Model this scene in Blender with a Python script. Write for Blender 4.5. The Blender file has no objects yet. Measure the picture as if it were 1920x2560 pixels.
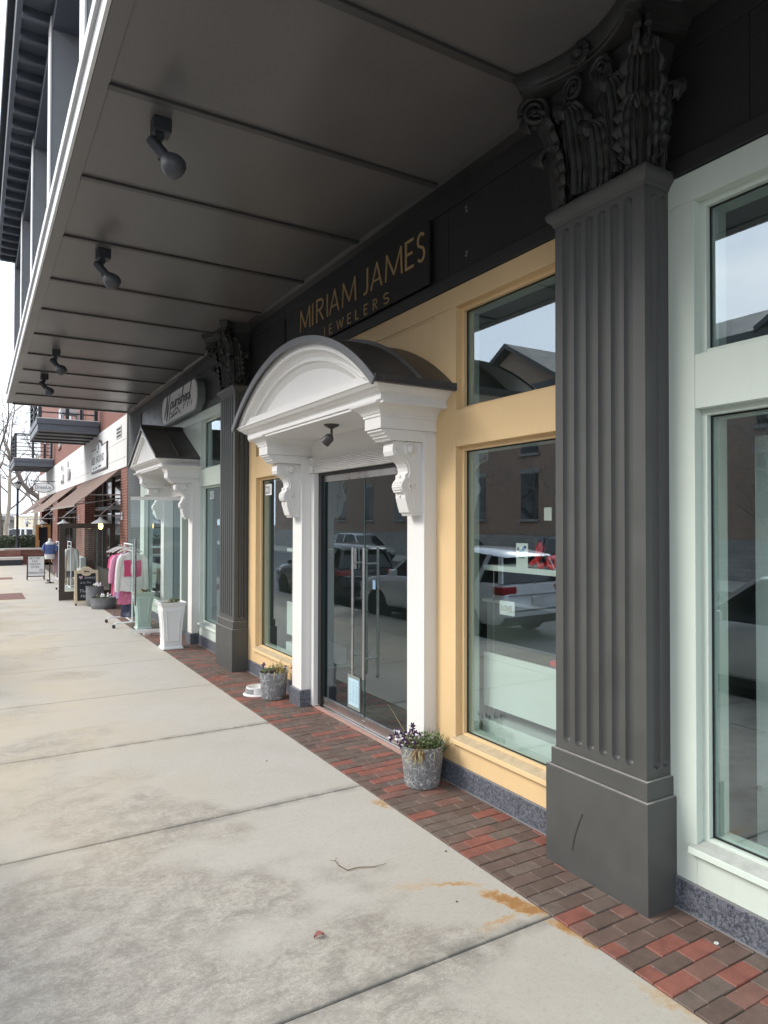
import bpy, bmesh, math, random
from mathutils import Vector, Matrix
random.seed(7)
R = math.radians
sc = bpy.context.scene
col = sc.collection
# ---------------------------------------------------------------- camera
cam_d = bpy.data.cameras.new('camera')
cam = bpy.data.objects.new('camera', cam_d)
col.objects.link(cam)
YAW, PIT, ROL = .5355139, .0157735, .00189255
_f = Vector((math.sin(YAW)*math.cos(PIT), math.cos(YAW)*math.cos(PIT), math.sin(PIT)))
_r = Vector((math.cos(YAW), -math.sin(YAW), 0))
_u = _r.cross(_f)
_r2 = _r*math.cos(ROL)+_u*math.sin(ROL)
_u2 = -_r*math.sin(ROL)+_u*math.cos(ROL)
cam.matrix_world = Matrix(((_r2.x, _u2.x, -_f.x, 0), (_r2.y, _u2.y, -_f.y, 0), (_r2.z, _u2.z, -_f.z, 2.1), (0, 0, 0, 1)))
cam_d.sensor_fit = 'HORIZONTAL'
cam_d.sensor_width = 36
cam_d.lens = 1716.76/1920*36
cam_d.clip_start = .05
cam_d.clip_end = 3000
sc.camera = cam
sc.render.resolution_x, sc.render.resolution_y = 768, 1024
# ---------------------------------------------------------------- sky and sun
SUN_AZ, SUN_EL = R(-66), R(36)          # azimuth from +Y towards +X
w = bpy.data.worlds.new('World')
sc.world = w
w.use_nodes = True
nt = w.node_tree
nt.nodes.clear()
N = nt.nodes.new
sky = N('ShaderNodeTexSky')
sky.sky_type = 'NISHITA'
sky.sun_disc = False
sky.sun_elevation = SUN_EL
sky.sun_rotation = SUN_AZ
sky.air_density = 1.2
sky.dust_density = 2.5
tc = N('ShaderNodeTexCoord')
mp = N('ShaderNodeMapping')
mp.inputs['Scale'].default_value = (1.2, 1.2, 3.2)
nz = N('ShaderNodeTexNoise')
nz.inputs['Scale'].default_value = 2.2
nz.inputs['Detail'].default_value = 6
nz.inputs['Roughness'].default_value = .55
rp = N('ShaderNodeMapRange')
rp.inputs['From Min'].default_value = .3
rp.inputs['From Max'].default_value = .62
rp.inputs['To Min'].default_value = .60
rp.inputs['To Max'].default_value = .97
mx = N('ShaderNodeMix')
mx.data_type = 'RGBA'
mx.inputs[7].default_value = (8.3, 9.0, 10.0, 1)
bg = N('ShaderNodeBackground')
bg.inputs['Strength'].default_value = .10
out = N('ShaderNodeOutputWorld')
L = nt.links.new
L(tc.outputs['Generated'], mp.inputs['Vector'])
L(mp.outputs[0], nz.inputs['Vector'])
L(nz.outputs[0], rp.inputs['Value'])
L(rp.outputs[0], mx.inputs[0])
L(sky.outputs[0], mx.inputs[6])
L(mx.outputs[2], bg.inputs['Color'])
L(bg.outputs[0], out.inputs['Surface'])
sun_d = bpy.data.lights.new('sun', 'SUN')
sun_d.energy = 1.1
sun_d.angle = R(24)
sun_d.color = (1, .95, .88)
sun = bpy.data.objects.new('sun', sun_d)
col.objects.link(sun)
sdir = Vector((math.sin(SUN_AZ)*math.cos(SUN_EL), math.cos(SUN_AZ)*math.cos(SUN_EL), math.sin(SUN_EL)))
sun.rotation_euler = sdir.to_track_quat('Z', 'Y').to_euler()
sun.location = (-6, 4, 12)
sc.view_settings.view_transform = 'Standard'
sc.view_settings.look = 'None'
sc.view_settings.exposure = 1.36
sc.view_settings.gamma = 1
sc.view_settings.use_curve_mapping = False
# ---------------------------------------------------------------- materials
MATS = {}
def newmat(name):
    m = bpy.data.materials.new(name)
    m.use_nodes = True
    return m, m.node_tree, m.node_tree.nodes['Principled BSDF']
def pos(t):
    return t.nodes.new('ShaderNodeNewGeometry').outputs['Position']
def noise(t, scale, detail=4, rough=.55, vec=None, dist=0):
    n = t.nodes.new('ShaderNodeTexNoise')
    n.inputs['Scale'].default_value = scale
    n.inputs['Detail'].default_value = detail
    n.inputs['Roughness'].default_value = rough
    n.inputs['Distortion'].default_value = dist
    t.links.new(vec or pos(t), n.inputs['Vector'])
    return n.outputs[0]
def rng(t, v, a, b, c=0, d=1):
    n = t.nodes.new('ShaderNodeMapRange')
    for k, x in zip(('From Min', 'From Max', 'To Min', 'To Max'), (a, b, c, d)):
        n.inputs[k].default_value = x
    t.links.new(v, n.inputs['Value'])
    return n.outputs[0]
def mixc(t, fac, a, b, mode='MIX'):
    n = t.nodes.new('ShaderNodeMix')
    n.data_type = 'RGBA'
    n.blend_type = mode
    for s, x in ((0, fac), (6, a), (7, b)):
        if hasattr(x, 'links') or hasattr(x, 'is_linked'):
            t.links.new(x, n.inputs[s])
        else:
            n.inputs[s].default_value = x if s == 0 else (tuple(x)+(1,) if len(x) == 3 else x)
    return n.outputs[2]
def mth(t, op, a, b=None, c=None):
    n = t.nodes.new('ShaderNodeMath')
    n.operation = op
    for i, x in enumerate((a, b, c)):
        if x is None:
            continue
        if hasattr(x, 'is_linked'):
            t.links.new(x, n.inputs[i])
        else:
            n.inputs[i].default_value = x
    return n.outputs[0]
def bump(t, p, h, strength=.2, dist=.01):
    n = t.nodes.new('ShaderNodeBump')
    n.inputs['Strength'].default_value = strength
    n.inputs['Distance'].default_value = dist
    t.links.new(h, n.inputs['Height'])
    t.links.new(n.outputs[0], p.inputs['Normal'])
def mat(name, c, rough=.5, var=.12, vs=3., fine=90., b=.06, bd=.002, metal=0, streak=0, dirt=None, spec=.5):
    """painted or plain surface: colour with large soft variation, fine grain and slight relief"""
    if name in MATS:
        return MATS[name]
    m, t, p = newmat(name)
    n1 = noise(t, vs, 5, .6)
    c2 = tuple(x*(1-var) for x in c)
    c3 = tuple(min(1, x*(1+var*.6)) for x in c)
    k = mixc(t, rng(t, n1, .3, .7), c2, c3)
    n2 = noise(t, fine, 3, .6)
    k = mixc(t, rng(t, n2, .35, .65, 0, .35), k, tuple(x*.86 for x in c))
    if streak:
        mpn = t.nodes.new('ShaderNodeMapping')
        mpn.inputs['Scale'].default_value = (9, 9, .5)
        t.links.new(pos(t), mpn.inputs['Vector'])
        s = noise(t, 2., 5, .65, mpn.outputs[0])
        k = mixc(t, rng(t, s, .52, .75, 0, streak), k, tuple(x*.55 for x in c))
    if dirt:
        s = noise(t, 5, 6, .7)
        k = mixc(t, rng(t, s, .55, .72, 0, .55), k, dirt)
    t.links.new(k, p.inputs['Base Color'])
    t.links.new(rng(t, n1, .3, .7, rough*.85, min(1, rough*1.15)), p.inputs['Roughness'])
    p.inputs['Metallic'].default_value = metal
    p.inputs['Specular IOR Level'].default_value = spec
    if b:
        bump(t, p, n2, b, bd)
    MATS[name] = m
    return m
M_yellow = mat('yellow_paint', (.73, .52, .275), .5, .05, 1.5, 160, .10, .0012, streak=.10)
M_mint = mat('mint_paint', (.60, .67, .60), .5, .05, 1.5, 160, .08, .001, streak=.08)
M_white = mat('white_paint', (.765, .75, .72), .5, .03, 2, 140, .06, .001, streak=.07)
M_col = mat('charcoal_paint', (.075, .076, .072), .52, .14, 4, 120, .10, .001, streak=.15)
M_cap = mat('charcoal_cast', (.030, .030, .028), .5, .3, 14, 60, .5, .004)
M_fascia = mat('fascia_paint', (.024, .024, .024), .45, .15, 2, 120, .05, .001)
M_soffit = mat('soffit_paint', (.125, .118, .116), .33, .10, 1.3, 130, .05, .0008)
M_batten = mat('batten_paint', (.058, .056, .056), .4, .1, 2, 130, .05, .0008)
M_grey = mat('grey_trim', (.22, .22, .225), .45, .1, 3)
M_strip = mat('white_edge_trim', (.72, .71, .70), .45, .06, 3, streak=.1)
M_black = mat('black_metal', (.018, .018, .019), .4, .2, 6)
M_roof = mat('dark_bronze_metal', (.055, .05, .047), .42, .25, 5, 80, .06, .001, dirt=(.10, .09, .08))
M_steel = mat('brushed_steel', (.60, .59, .575), .30, .04, 8, 200, 0, metal=1)
M_galv = None
M_gold = mat('brass_letter', (.52, .36, .17), .4, .12, 12, metal=.25)
M_darkiron = mat('dark_iron', (.035, .038, .045), .5, .2, 5)
M_bluegrey = mat('slate_metal', (.11, .125, .15), .5, .12, 3)
M_wood_d = mat('dark_wood', (.055, .042, .033), .5, .3, 9, 60, .2, .002, streak=.3)
M_wood_o = mat('orange_wood', (.42, .20, .07), .5, .2, 9, 60, .1, .002, streak=.3)
M_wood_l = mat('pale_wood', (.72, .60, .42), .55, .12, 12)
M_soil = mat('soil', (.06, .035, .02), .95, .5, 40, 120, .8, .01)
M_red = mat('red_acrylic', (.62, .03, .04), .35, .05, 5)
M_rubber = mat('rubber', (.02, .02, .02), .8, .2, 8)
M_paper = mat('paper', (.80, .81, .80), .7, .03, 6)
M_ink = mat('ink', (.05, .05, .055), .6, .1, 6)
M_board = mat('sign_white', (.62, .61, .60), .5, .05, 3)
M_pink = mat('pink_cotton', (.70, .30, .45), .85, .12, 9, 150, .3, .003)
M_hot = mat('crimson_cotton', (.60, .07, .18), .85, .12, 9, 150, .3, .003)
M_cotton = mat('white_cotton', (.74, .72, .69), .85, .08, 9, 150, .3, .003)
M_navy = mat('navy_print', (.06, .07, .12), .85, .2, 9, 150, .3, .003, dirt=(.45, .45, .5))
M_pinkprint = mat('pink_print', (.60, .16, .28), .85, .2, 20, 150, .3, .003, dirt=(.75, .5, .58))
M_lilac = mat('lilac_print', (.50, .42, .62), .85, .2, 16, 150, .3, .003, dirt=(.78, .72, .80))
M_blue = mat('blue_cotton', (.10, .15, .34), .85, .2, 14, 150, .3, .003, dirt=(.35, .42, .6))
M_rose = mat('rose_print', (.45, .28, .29), .85, .2, 25, 150, .3, .003, dirt=(.12, .1, .12))
M_cream = mat('cream_render', (.74, .66, .50), .8, .06, 1)
M_brickflat = mat('far_brick', (.26, .11, .08), .85, .25, 3)
M_hedge = mat('hedge_leaf', (.055, .075, .035), .6, .4, 5)
M_leafg = mat('leaf_green', (.07, .11, .03), .55, .35, 20)
M_leafy = mat('straw_leaf', (.46, .38, .17), .6, .25, 20)
M_leafb = mat('dead_leaf', (.15, .085, .035), .7, .4, 30)
M_purple = mat('purple_petal', (.045, .012, .06), .6, .3, 30)
M_whitep = mat('white_petal', (.75, .70, .72), .6, .1, 30)
M_bark = mat('pale_bark', (.30, .26, .21), .85, .3, 4, 40, .5, .01, dirt=(.5, .45, .38))
M_twig = mat('grey_twig', (.21, .18, .16), .85, .2, 4)
M_dull = mat('interior_wall', (.26, .28, .27), .8, .1, 1)
M_floor_in = mat('interior_floor', (.20, .18, .16), .35, .1, 1)
M_panel = mat('display_board', (.80, .82, .80), .45, .02, 2)
M_innerf = mat('inner_frame', (.60, .66, .61), .5, .04, 2)
M_awn = mat('awning_canvas', (.19, .128, .10), .9, .15, 3, 200, .25, .002)
M_awn2 = mat('awning_valance', (.30, .255, .22), .9, .12, 3, 200, .25, .002)
M_capstone = mat('cap_stone', (.62, .58, .53), .8, .1, 3)
M_stone = mat('grey_stone', (.25, .25, .24), .85, .3, 3, 30, .4, .01)
M_tyre = M_rubber
M_plate = mat('number_plate', (.6, .6, .58), .5, .1, 10)
def granite():
    m, t, p = newmat('dark_granite')
    a = noise(t, 55, 4, .7)
    b = noise(t, 190, 2, .6)
    k = mixc(t, rng(t, a, .42, .62), (.035, .04, .052), (.15, .16, .19))
    k = mixc(t, rng(t, b, .55, .7), k, (.27, .28, .31))
    t.links.new(k, p.inputs['Base Color'])
    p.inputs['Roughness'].default_value = .55
    return m
M_granite = granite()
def galvanised():
    m, t, p = newmat('galvanised_steel')
    a = noise(t, 26, 5, .7)
    v = t.nodes.new('ShaderNodeTexVoronoi')
    v.feature = 'DISTANCE_TO_EDGE'
    v.inputs['Scale'].default_value = 24
    dn = t.nodes.new('ShaderNodeTexNoise')
    dn.inputs['Scale'].default_value = 14
    t.links.new(pos(t), dn.inputs['Vector'])
    av = t.nodes.new('ShaderNodeVectorMath')
    av.operation = 'MULTIPLY_ADD'
    t.links.new(dn.outputs['Color'], av.inputs[0])
    av.inputs[1].default_value = (.11, .11, .11)
    t.links.new(pos(t), av.inputs[2])
    t.links.new(av.outputs[0], v.inputs['Vector'])
    k = mixc(t, rng(t, a, .35, .7), (.16, .17, .175), (.27, .28, .285))
    ln = rng(t, v.outputs['Distance'], 0, .05, 1, 0)
    gate = rng(t, noise(t, 19, 3), .42, .54)
    k = mixc(t, mth(t, 'MULTIPLY', ln, gate), k, (.80, .80, .80))
    t.links.new(k, p.inputs['Base Color'])
    p.inputs['Metallic'].default_value = .25
    p.inputs['Roughness'].default_value = .5
    bump(t, p, ln, .4, .003)
    return m
M_galv = galvanised()
M_barrel = mat('weathered_zinc', (.22, .225, .235), .6, .3, 6, 50, .3, .004, metal=.2, dirt=(.14, .075, .04))
def concrete():
    m, t, p = newmat('concrete')
    P = pos(t)
    sep = t.nodes.new('ShaderNodeSeparateXYZ')
    t.links.new(P, sep.inputs[0])
    X, Y = sep.outputs[0], sep.outputs[1]
    big = noise(t, .55, 4, .6, P)
    mid = noise(t, 2.3, 6, .65, P, .3)
    fin = noise(t, 34, 5, .7, P)
    grit = noise(t, 150, 3, .6, P)
    base = mixc(t, rng(t, big, .35, .65), (.428, .394, .338), (.46, .434, .392))
    # worn areas where the cement skin is gone and the aggregate shows
    mpn = t.nodes.new('ShaderNodeMapping')
    mpn.inputs['Scale'].default_value = (1, 1.5, 1)
    t.links.new(P, mpn.inputs['Vector'])
    wear = noise(t, .75, 3, .5, mpn.outputs[0], .2)
    wl = rng(t, X, 1.05, 2.35, .13, -.16)
    wn = rng(t, Y, 3.6, 6.5, .05, -.12)
    wm = rng(t, mth(t, 'ADD', mth(t, 'ADD', wear, wl), wn), .50, .60)
    mpf = t.nodes.new('ShaderNodeMapping')
    mpf.inputs['Scale'].default_value = (.9, 1.1, 1)
    t.links.new(P, mpf.inputs['Vector'])
    flake = mth(t, 'ADD', mth(t, 'MULTIPLY', noise(t, 38, 8, .85, mpf.outputs[0]), .55), mth(t, 'MULTIPLY', noise(t, 6.5, 5, .7, mpf.outputs[0], .5), .45))
    worn = mixc(t, rng(t, flake, .44, .57), (.25, .220, .182), (.51, .463, .392))
    worn = mixc(t, rng(t, grit, .40, .66, 0, .6), worn, (.20, .19, .17))
    k = mixc(t, mth(t, 'MULTIPLY', wm, .85), base, worn)
    k = mixc(t, rng(t, mid, .50, .72, 0, .38), k, (.38, .35, .30))
    k = mixc(t, rng(t, noise(t, 9, 6, .7, P, .4), .54, .70, 0, .35), k, (.50, .48, .435))
    k = mixc(t, rng(t, fin, .52, .72, 0, .5), k, (.29, .275, .245))
    k = mixc(t, rng(t, grit, .57, .72, 0, .6), k, (.23, .22, .20))
    # dirt gathered along the joints
    dv = None
    for yj in (2.73, 4.845, 6.85):
        dd = mth(t, 'ABSOLUTE', mth(t, 'SUBTRACT', Y, yj))
        dv = dd if dv is None else mth(t, 'MINIMUM', dv, dd)
    jm = mth(t, 'MULTIPLY', rng(t, dv, .0, .09, 1, 0), rng(t, noise(t, 7, 4, .6, P), .34, .62))
    k = mixc(t, mth(t, 'MULTIPLY', jm, .85), k, (.17, .16, .14))
    # rust stains (iron in the planter feet above them)
    wob = t.nodes.new('ShaderNodeTexNoise')
    wob.inputs['Scale'].default_value = 10
    wob.inputs['Detail'].default_value = 8
    wob.inputs['Roughness'].default_value = .65
    t.links.new(P, wob.inputs['Vector'])
    va = t.nodes.new('ShaderNodeVectorMath')
    va.operation = 'MULTIPLY_ADD'
    t.links.new(wob.outputs['Color'], va.inputs[0])
    va.inputs[1].default_value = (.24, .24, 0)
    va.inputs[2].default_value = (-.12, -.12, 0)
    va2 = t.nodes.new('ShaderNodeVectorMath')
    va2.operation = 'ADD'
    t.links.new(va.outputs[0], va2.inputs[0])
    t.links.new(P, va2.inputs[1])
    def stain(cx, cy, ang, lx, ly):
        n = t.nodes.new('ShaderNodeMapping')
        n.vector_type = 'TEXTURE'
        n.inputs['Location'].default_value = (cx, cy, 0)
        n.inputs['Rotation'].default_value = (0, 0, ang)
        n.inputs['Scale'].default_value = (lx, ly, 1)
        t.links.new(va2.outputs[0], n.inputs['Vector'])
        g = t.nodes.new('ShaderNodeVectorMath')
        g.operation = 'LENGTH'
        t.links.new(n.outputs[0], g.inputs[0])
        return rng(t, g.outputs['Value'], .25, 1., 1, 0)
    tot = None
    for a in ((2.57, 2.96, R(-62), .21, .075, 1.), (2.615, 2.82, R(-50), .12, .07, 1.), (2.40, 3.25, R(-25), .24, .05, .55), (2.40, 2.83, R(8), .22, .05, .45),
              (2.645, 2.60, R(-75), .16, .05, .85), (2.668, 2.42, R(-80), .2, .035, .6), (2.62, 4.45, R(-80), .16, .05, .6), (2.2, 3.36, R(-10), .22, .07, .28), (2.64, 1.95, R(-80), .3, .06, .4)):
        s = mth(t, 'MULTIPLY', stain(*a[:5]), a[5])
        tot = s if tot is None else mth(t, 'MAXIMUM', tot, s)
    tot = mth(t, 'MULTIPLY', tot, rng(t, fin, .3, .6, .55, 1))
    k = mixc(t, rng(t, tot, .05, .55, 0, .95), k, (.46, .30, .135))
    k = mixc(t, rng(t, tot, .28, .75, 0, .9), k, (.31, .145, .045))
    # warmer tint towards the street side, farther along the walk
    k = mixc(t, mth(t, 'MULTIPLY', rng(t, noise(t, .6, 5, .6, P), .38, .58, .15, .75), mth(t, 'MULTIPLY', rng(t, X, 1.9, .9), rng(t, Y, 3.6, 6.))), k, (.49, .415, .305))
    t.links.new(k, p.inputs['Base Color'])
    p.inputs['Roughness'].default_value = .85
    h = mth(t, 'ADD', mth(t, 'MULTIPLY', fin, .6), mth(t, 'MULTIPLY', mth(t, 'MULTIPLY', flake, wm), 1.4))
    bump(t, p, h, .5, .004)
    return m
M_conc = concrete()
def paver(name, c):
    m, t, p = newmat(name)
    oi = t.nodes.new('ShaderNodeObjectInfo')
    a = noise(t, 9, 5, .65)
    b = noise(t, 120, 4, .7)
    d = noise(t, 2.2, 4, .6)
    k = mixc(t, rng(t, a, .3, .7), tuple(x*.72 for x in c), tuple(x*1.18 for x in c))
    k = mixc(t, rng(t, b, .5, .7, 0, .5), k, tuple(x*.6 for x in c))
    k = mixc(t, rng(t, d, .56, .74, 0, .45), k, (.17, .14, .12))
    k = mixc(t, rng(t, noise(t, 42, 3, .7), .66, .74, 0, .8), k, (.36, .31, .28))
    t.links.new(k, p.inputs['Base Color'])
    p.inputs['Roughness'].default_value = .72
    bump(t, p, b, .35, .003)
    return m
PAV = [paver('paver_red', (.245, .088, .064)), paver('paver_brown', (.125, .084, .066)), paver('paver_grey', (.145, .108, .088)), paver('paver_rose', (.20, .10, .078)), paver('paver_umber', (.14, .092, .073))]
PAVW = [.20, .28, .18, .12, .22]
def bricks(name, c1, c2, mortar, scale=1., painted=False):
    m, t, p = newmat(name)
    n = t.nodes.new('ShaderNodeTexBrick')
    mp_ = t.nodes.new('ShaderNodeCombineXYZ')
    s = t.nodes.new('ShaderNodeSeparateXYZ')
    t.links.new(pos(t), s.inputs[0])
    t.links.new(mth(t, 'ADD', s.outputs[0], s.outputs[1]), mp_.inputs[0])
    t.links.new(s.outputs[2], mp_.inputs[1])
    t.links.new(mp_.outputs[0], n.inputs['Vector'])
    n.inputs['Scale'].default_value = 1
    n.inputs['Brick Width'].default_value = .21*scale
    n.inputs['Row Height'].default_value = .075*scale
    n.inputs['Mortar Size'].default_value = .0055*scale
    n.inputs['Color1'].default_value = c1+(1,)
    n.inputs['Color2'].default_value = c2+(1,)
    n.inputs['Mortar'].default_value = mortar+(1,)
    k = mixc(t, rng(t, noise(t, 3, 5), .3, .7, 0, .5), n.outputs['Color'], tuple(x*.7 for x in c1))
    t.links.new(k, p.inputs['Base Color'])
    p.inputs['Roughness'].default_value = .85
    bump(t, p, mth(t, 'SUBTRACT', 1, n.outputs['Fac']), .5, .006)
    return m
M_brick = bricks('red_brick', (.24, .082, .055), (.17, .06, .045), (.40, .33, .29))
M_brickg = bricks('grey_painted_brick', (.105, .115, .118), (.095, .103, .107), (.06, .066, .07))
M_brick2 = bricks('brown_brick', (.30, .20, .145), (.20, .135, .10), (.36, .31, .27))
M_ashlar = bricks('rubble_stone', (.33, .32, .30), (.20, .20, .195), (.14, .14, .13), 2.2)
def glass(name, tint, f0, refl=(1, 1, 1)):
    m, t, p = newmat(name)
    t.nodes.remove(p)
    tr = t.nodes.new('ShaderNodeBsdfTransparent')
    tr.inputs[0].default_value = tint+(1,)
    gl = t.nodes.new('ShaderNodeBsdfGlossy')
    gl.inputs['Roughness'].default_value = 0.0
    gl.inputs['Color'].default_value = refl+(1,)
    lw = t.nodes.new('ShaderNodeLayerWeight')
    lw.inputs['Blend'].default_value = .5
    fac = mth(t, 'MULTIPLY_ADD', mth(t, 'POWER', lw.outputs['Facing'], 5.), 1-f0, f0)
    ms = t.nodes.new('ShaderNodeMixShader')
    t.links.new(fac, ms.inputs[0])
    t.links.new(tr.outputs[0], ms.inputs[1])
    t.links.new(gl.outputs[0], ms.inputs[2])
    t.links.new(ms.outputs[0], t.nodes['Material Output'].inputs['Surface'])
    return m
M_glass = glass('window_glass', (.80, .90, .86), .27, (.82, .93, 1))
M_glassd = glass('door_glass', (.66, .75, .72), .20, (.82, .93, 1))
M_glassc = glass('clear_glass', (.82, .92, .89), .06, (.95, 1, 1))
M_glassblk = mat('dark_glazing', (.018, .02, .024), .06, .1, 2, b=0)
def emit(name, c, s):
    m, t, p = newmat(name)
    p.inputs['Base Color'].default_value = c+(1,)
    p.inputs['Emission Color'].default_value = c+(1,)
    p.inputs['Emission Strength'].default_value = s
    return m
M_bulb = emit('lit_bulb', (1, .62, .16), 2.2)
def carpaint(name, c):
    m, t, p = newmat(name)
    p.inputs['Base Color'].default_value = c+(1,)
    p.inputs['Roughness'].default_value = .3
    p.inputs['Metallic'].default_value = .25
    p.inputs['Coat Weight'].default_value = .8
    p.inputs['Coat Roughness'].default_value = .05
    return m
# ---------------------------------------------------------------- mesh helpers
class MB:
    def __init__(s):
        s.v = []; s.f = []; s.m = []; s.cur = 0
    def add(s, vs, fs):
        o = len(s.v)
        s.v += [tuple(x) for x in vs]
        for f in fs:
            s.f.append(tuple(i+o for i in f)); s.m.append(s.cur)
        return s
    def box(s, x0, x1, y0, y1, z0, z1):
        return s.add([(x, y, z) for x in (x0, x1) for y in (y0, y1) for z in (z0, z1)],
                     [(0, 1, 3, 2), (4, 6, 7, 5), (0, 4, 5, 1), (2, 3, 7, 6), (0, 2, 6, 4), (1, 5, 7, 3)])
    def obox(s, a, b, wv, hv):
        """bar from a to b with half-width vector wv and half-height vector hv"""
        a, b, wv, hv = map(Vector, (a, b, wv, hv))
        return s.add([p+i*wv+j*hv for p in (a, b) for i in (-1, 1) for j in (-1, 1)],
                     [(0, 1, 3, 2), (4, 6, 7, 5), (0, 4, 5, 1), (2, 3, 7, 6), (0, 2, 6, 4), (1, 5, 7, 3)])
    def ext(s, pts, axis, a, b):
        n = len(pts)
        def P(p, t):
            return {'x': (t, p[0], p[1]), 'y': (p[0], t, p[1]), 'z': (p[0], p[1], t)}[axis]
        vs = [P(p, a) for p in pts]+[P(p, b) for p in pts]
        return s.add(vs, [tuple(range(n)), tuple(range(2*n-1, n-1, -1))]+[(i, (i+1) % n, (i+1) % n+n, i+n) for i in range(n)])
    def tube(s, pts, r, n=8, cap=True):
        pts = [Vector(p) for p in pts]
        rs = r if isinstance(r, (list, tuple)) else [r]*len(pts)
        vs = []; prev = None
        for i, p in enumerate(pts):
            d = (pts[min(i+1, len(pts)-1)]-pts[max(i-1, 0)])
            d = d.normalized() if d.length > 1e-9 else Vector((0, 0, 1))
            if prev is None:
                u = d.cross(Vector((0, 0, 1)))
                if u.length < .05:
                    u = d.cross(Vector((1, 0, 0)))
            else:
                u = prev-d*prev.dot(d)
                if u.length < 1e-6:
                    u = d.orthogonal()
            u = u.normalized(); prev = u
            v = d.cross(u)
            for k in range(n):
                a = 2*math.pi*k/n
                vs.append(p+(u*math.cos(a)+v*math.sin(a))*rs[i])
        fs = [(i*n+k, i*n+(k+1) % n, (i+1)*n+(k+1) % n, (i+1)*n+k) for i in range(len(pts)-1) for k in range(n)]
        if cap:
            fs += [tuple(range(n-1, -1, -1)), tuple(range((len(pts)-1)*n, len(pts)*n))]
        return s.add(vs, fs)
    def lathe(s, prof, c=(0, 0, 0), n=24, axis=None, cap=True):
        c = Vector(c)
        A = Vector(axis).normalized() if axis is not None else Vector((0, 0, 1))
        U = A.orthogonal().normalized() if axis is not None else Vector((1, 0, 0))
        W = A.cross(U)
        vs = [c+A*z+(U*math.cos(2*math.pi*k/n)+W*math.sin(2*math.pi*k/n))*r for r, z in prof for k in range(n)]
        m_ = len(prof)
        fs = [(i*n+k, i*n+(k+1) % n, (i+1)*n+(k+1) % n, (i+1)*n+k) for i in range(m_-1) for k in range(n)]
        if cap:
            fs += [tuple(range(n-1, -1, -1)), tuple(range((m_-1)*n, m_*n))]
        return s.add(vs, fs)
    def rings(s, rl):
        """loft of equal-length closed rings, capped"""
        n = len(rl[0]); vs = [p for r_ in rl for p in r_]
        fs = [(i*n+k, i*n+(k+1) % n, (i+1)*n+(k+1) % n, (i+1)*n+k) for i in range(len(rl)-1) for k in range(n)]
        fs += [tuple(range(n-1, -1, -1)), tuple(range((len(rl)-1)*n, len(rl)*n))]
        return s.add(vs, fs)
    def grid(s, fn, nu, nv):
        vs = [fn(i/nu, j/nv) for j in range(nv+1) for i in range(nu+1)]
        return s.add(vs, [(j*(nu+1)+i, j*(nu+1)+i+1, (j+1)*(nu+1)+i+1, (j+1)*(nu+1)+i) for j in range(nv) for i in range(nu)])
    def ball(s, c, r, n=12, sq=(1, 1, 1)):
        c = Vector(c)
        rl = [[c+Vector((math.sin(t)*math.cos(a)*sq[0], math.sin(t)*math.sin(a)*sq[1], math.cos(t)*sq[2]))*r
               for a in [2*math.pi*k/n for k in range(n)]] for t in [math.pi*(.02+.96*j/(n//2)) for j in range(n//2+1)]]
        return s.rings(rl)
def mesh_of(name, mb, mats, org=(0, 0, 0), smooth=False, sharp=35):
    me = bpy.data.meshes.new(name)
    ox, oy, oz = org
    me.from_pydata([(x-ox, y-oy, z-oz) for x, y, z in mb.v], [], mb.f)
    ms = mats if isinstance(mats, (list, tuple)) else [mats]
    for m_ in ms:
        me.materials.append(m_)
    if len(ms) > 1:
        me.polygons.foreach_set('material_index', mb.m)
    bm = bmesh.new()
    bm.from_mesh(me)
    bmesh.ops.recalc_face_normals(bm, faces=bm.faces)
    if smooth:
        for f in bm.faces:
            f.smooth = True
        lim = R(sharp)
        for e in bm.edges:
            e.smooth = len(e.link_faces) == 2 and e.calc_face_angle(0) < lim
    bm.to_mesh(me)
    bm.free()
    return me
def root_of(o):
    while o.parent:
        o = o.parent
    return o
def part(name, mb, mats, parent=None, smooth=False, bev=0, local=False, kind=None, sharp=35, label=None):
    org = (0, 0, 0)
    if parent is not None and not local:
        org = root_of(parent)['_org']
    me = mesh_of(name, mb, mats, org, smooth, sharp)
    o = bpy.data.objects.new(name, me)
    col.objects.link(o)
    if parent is not None:
        o.parent = parent
    else:
        o['_org'] = (0., 0., 0.)
    if bev:
        b = o.modifiers.new('bevel', 'BEVEL')
        b.width = bev
        b.segments = 2
        b.limit_method = 'ANGLE'
        b.angle_limit = R(40)
        b.harden_normals = False
    if kind:
        o['kind'] = kind
    if label:
        o['label'] = label
    return o
def thing(name, label, cat, loc=(0, 0, 0), rz=0, group=None):
    o = bpy.data.objects.new(name, None)
    col.objects.link(o)
    o.empty_display_size = .2
    o.location = loc
    o.rotation_euler = (0, 0, rz)
    o['label'] = label
    o['category'] = cat
    o['_org'] = tuple(float(x) for x in loc)
    if group:
        o['group'] = group
    return o
def tag(o, label, cat, group=None):
    o['label'] = label
    o['category'] = cat
    if group:
        o['group'] = group
    return o
def single(name, mb, mats, label, cat, loc=(0, 0, 0), group=None, **kw):
    """a thing that is one mesh; vertices given in world space, origin at loc"""
    me = mesh_of(name, mb, mats, loc, kw.get('smooth', False), kw.get('sharp', 35))
    o = bpy.data.objects.new(name, me)
    col.objects.link(o)
    o.location = loc
    if kw.get('bev'):
        b = o.modifiers.new('bevel', 'BEVEL')
        b.width = kw['bev']; b.segments = 2; b.limit_method = 'ANGLE'; b.angle_limit = R(40)
    return tag(o, label, cat, group)
def struct(name, mb, mats, **kw):
    return part(name, mb, mats, None, kind='structure', **kw)
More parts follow.
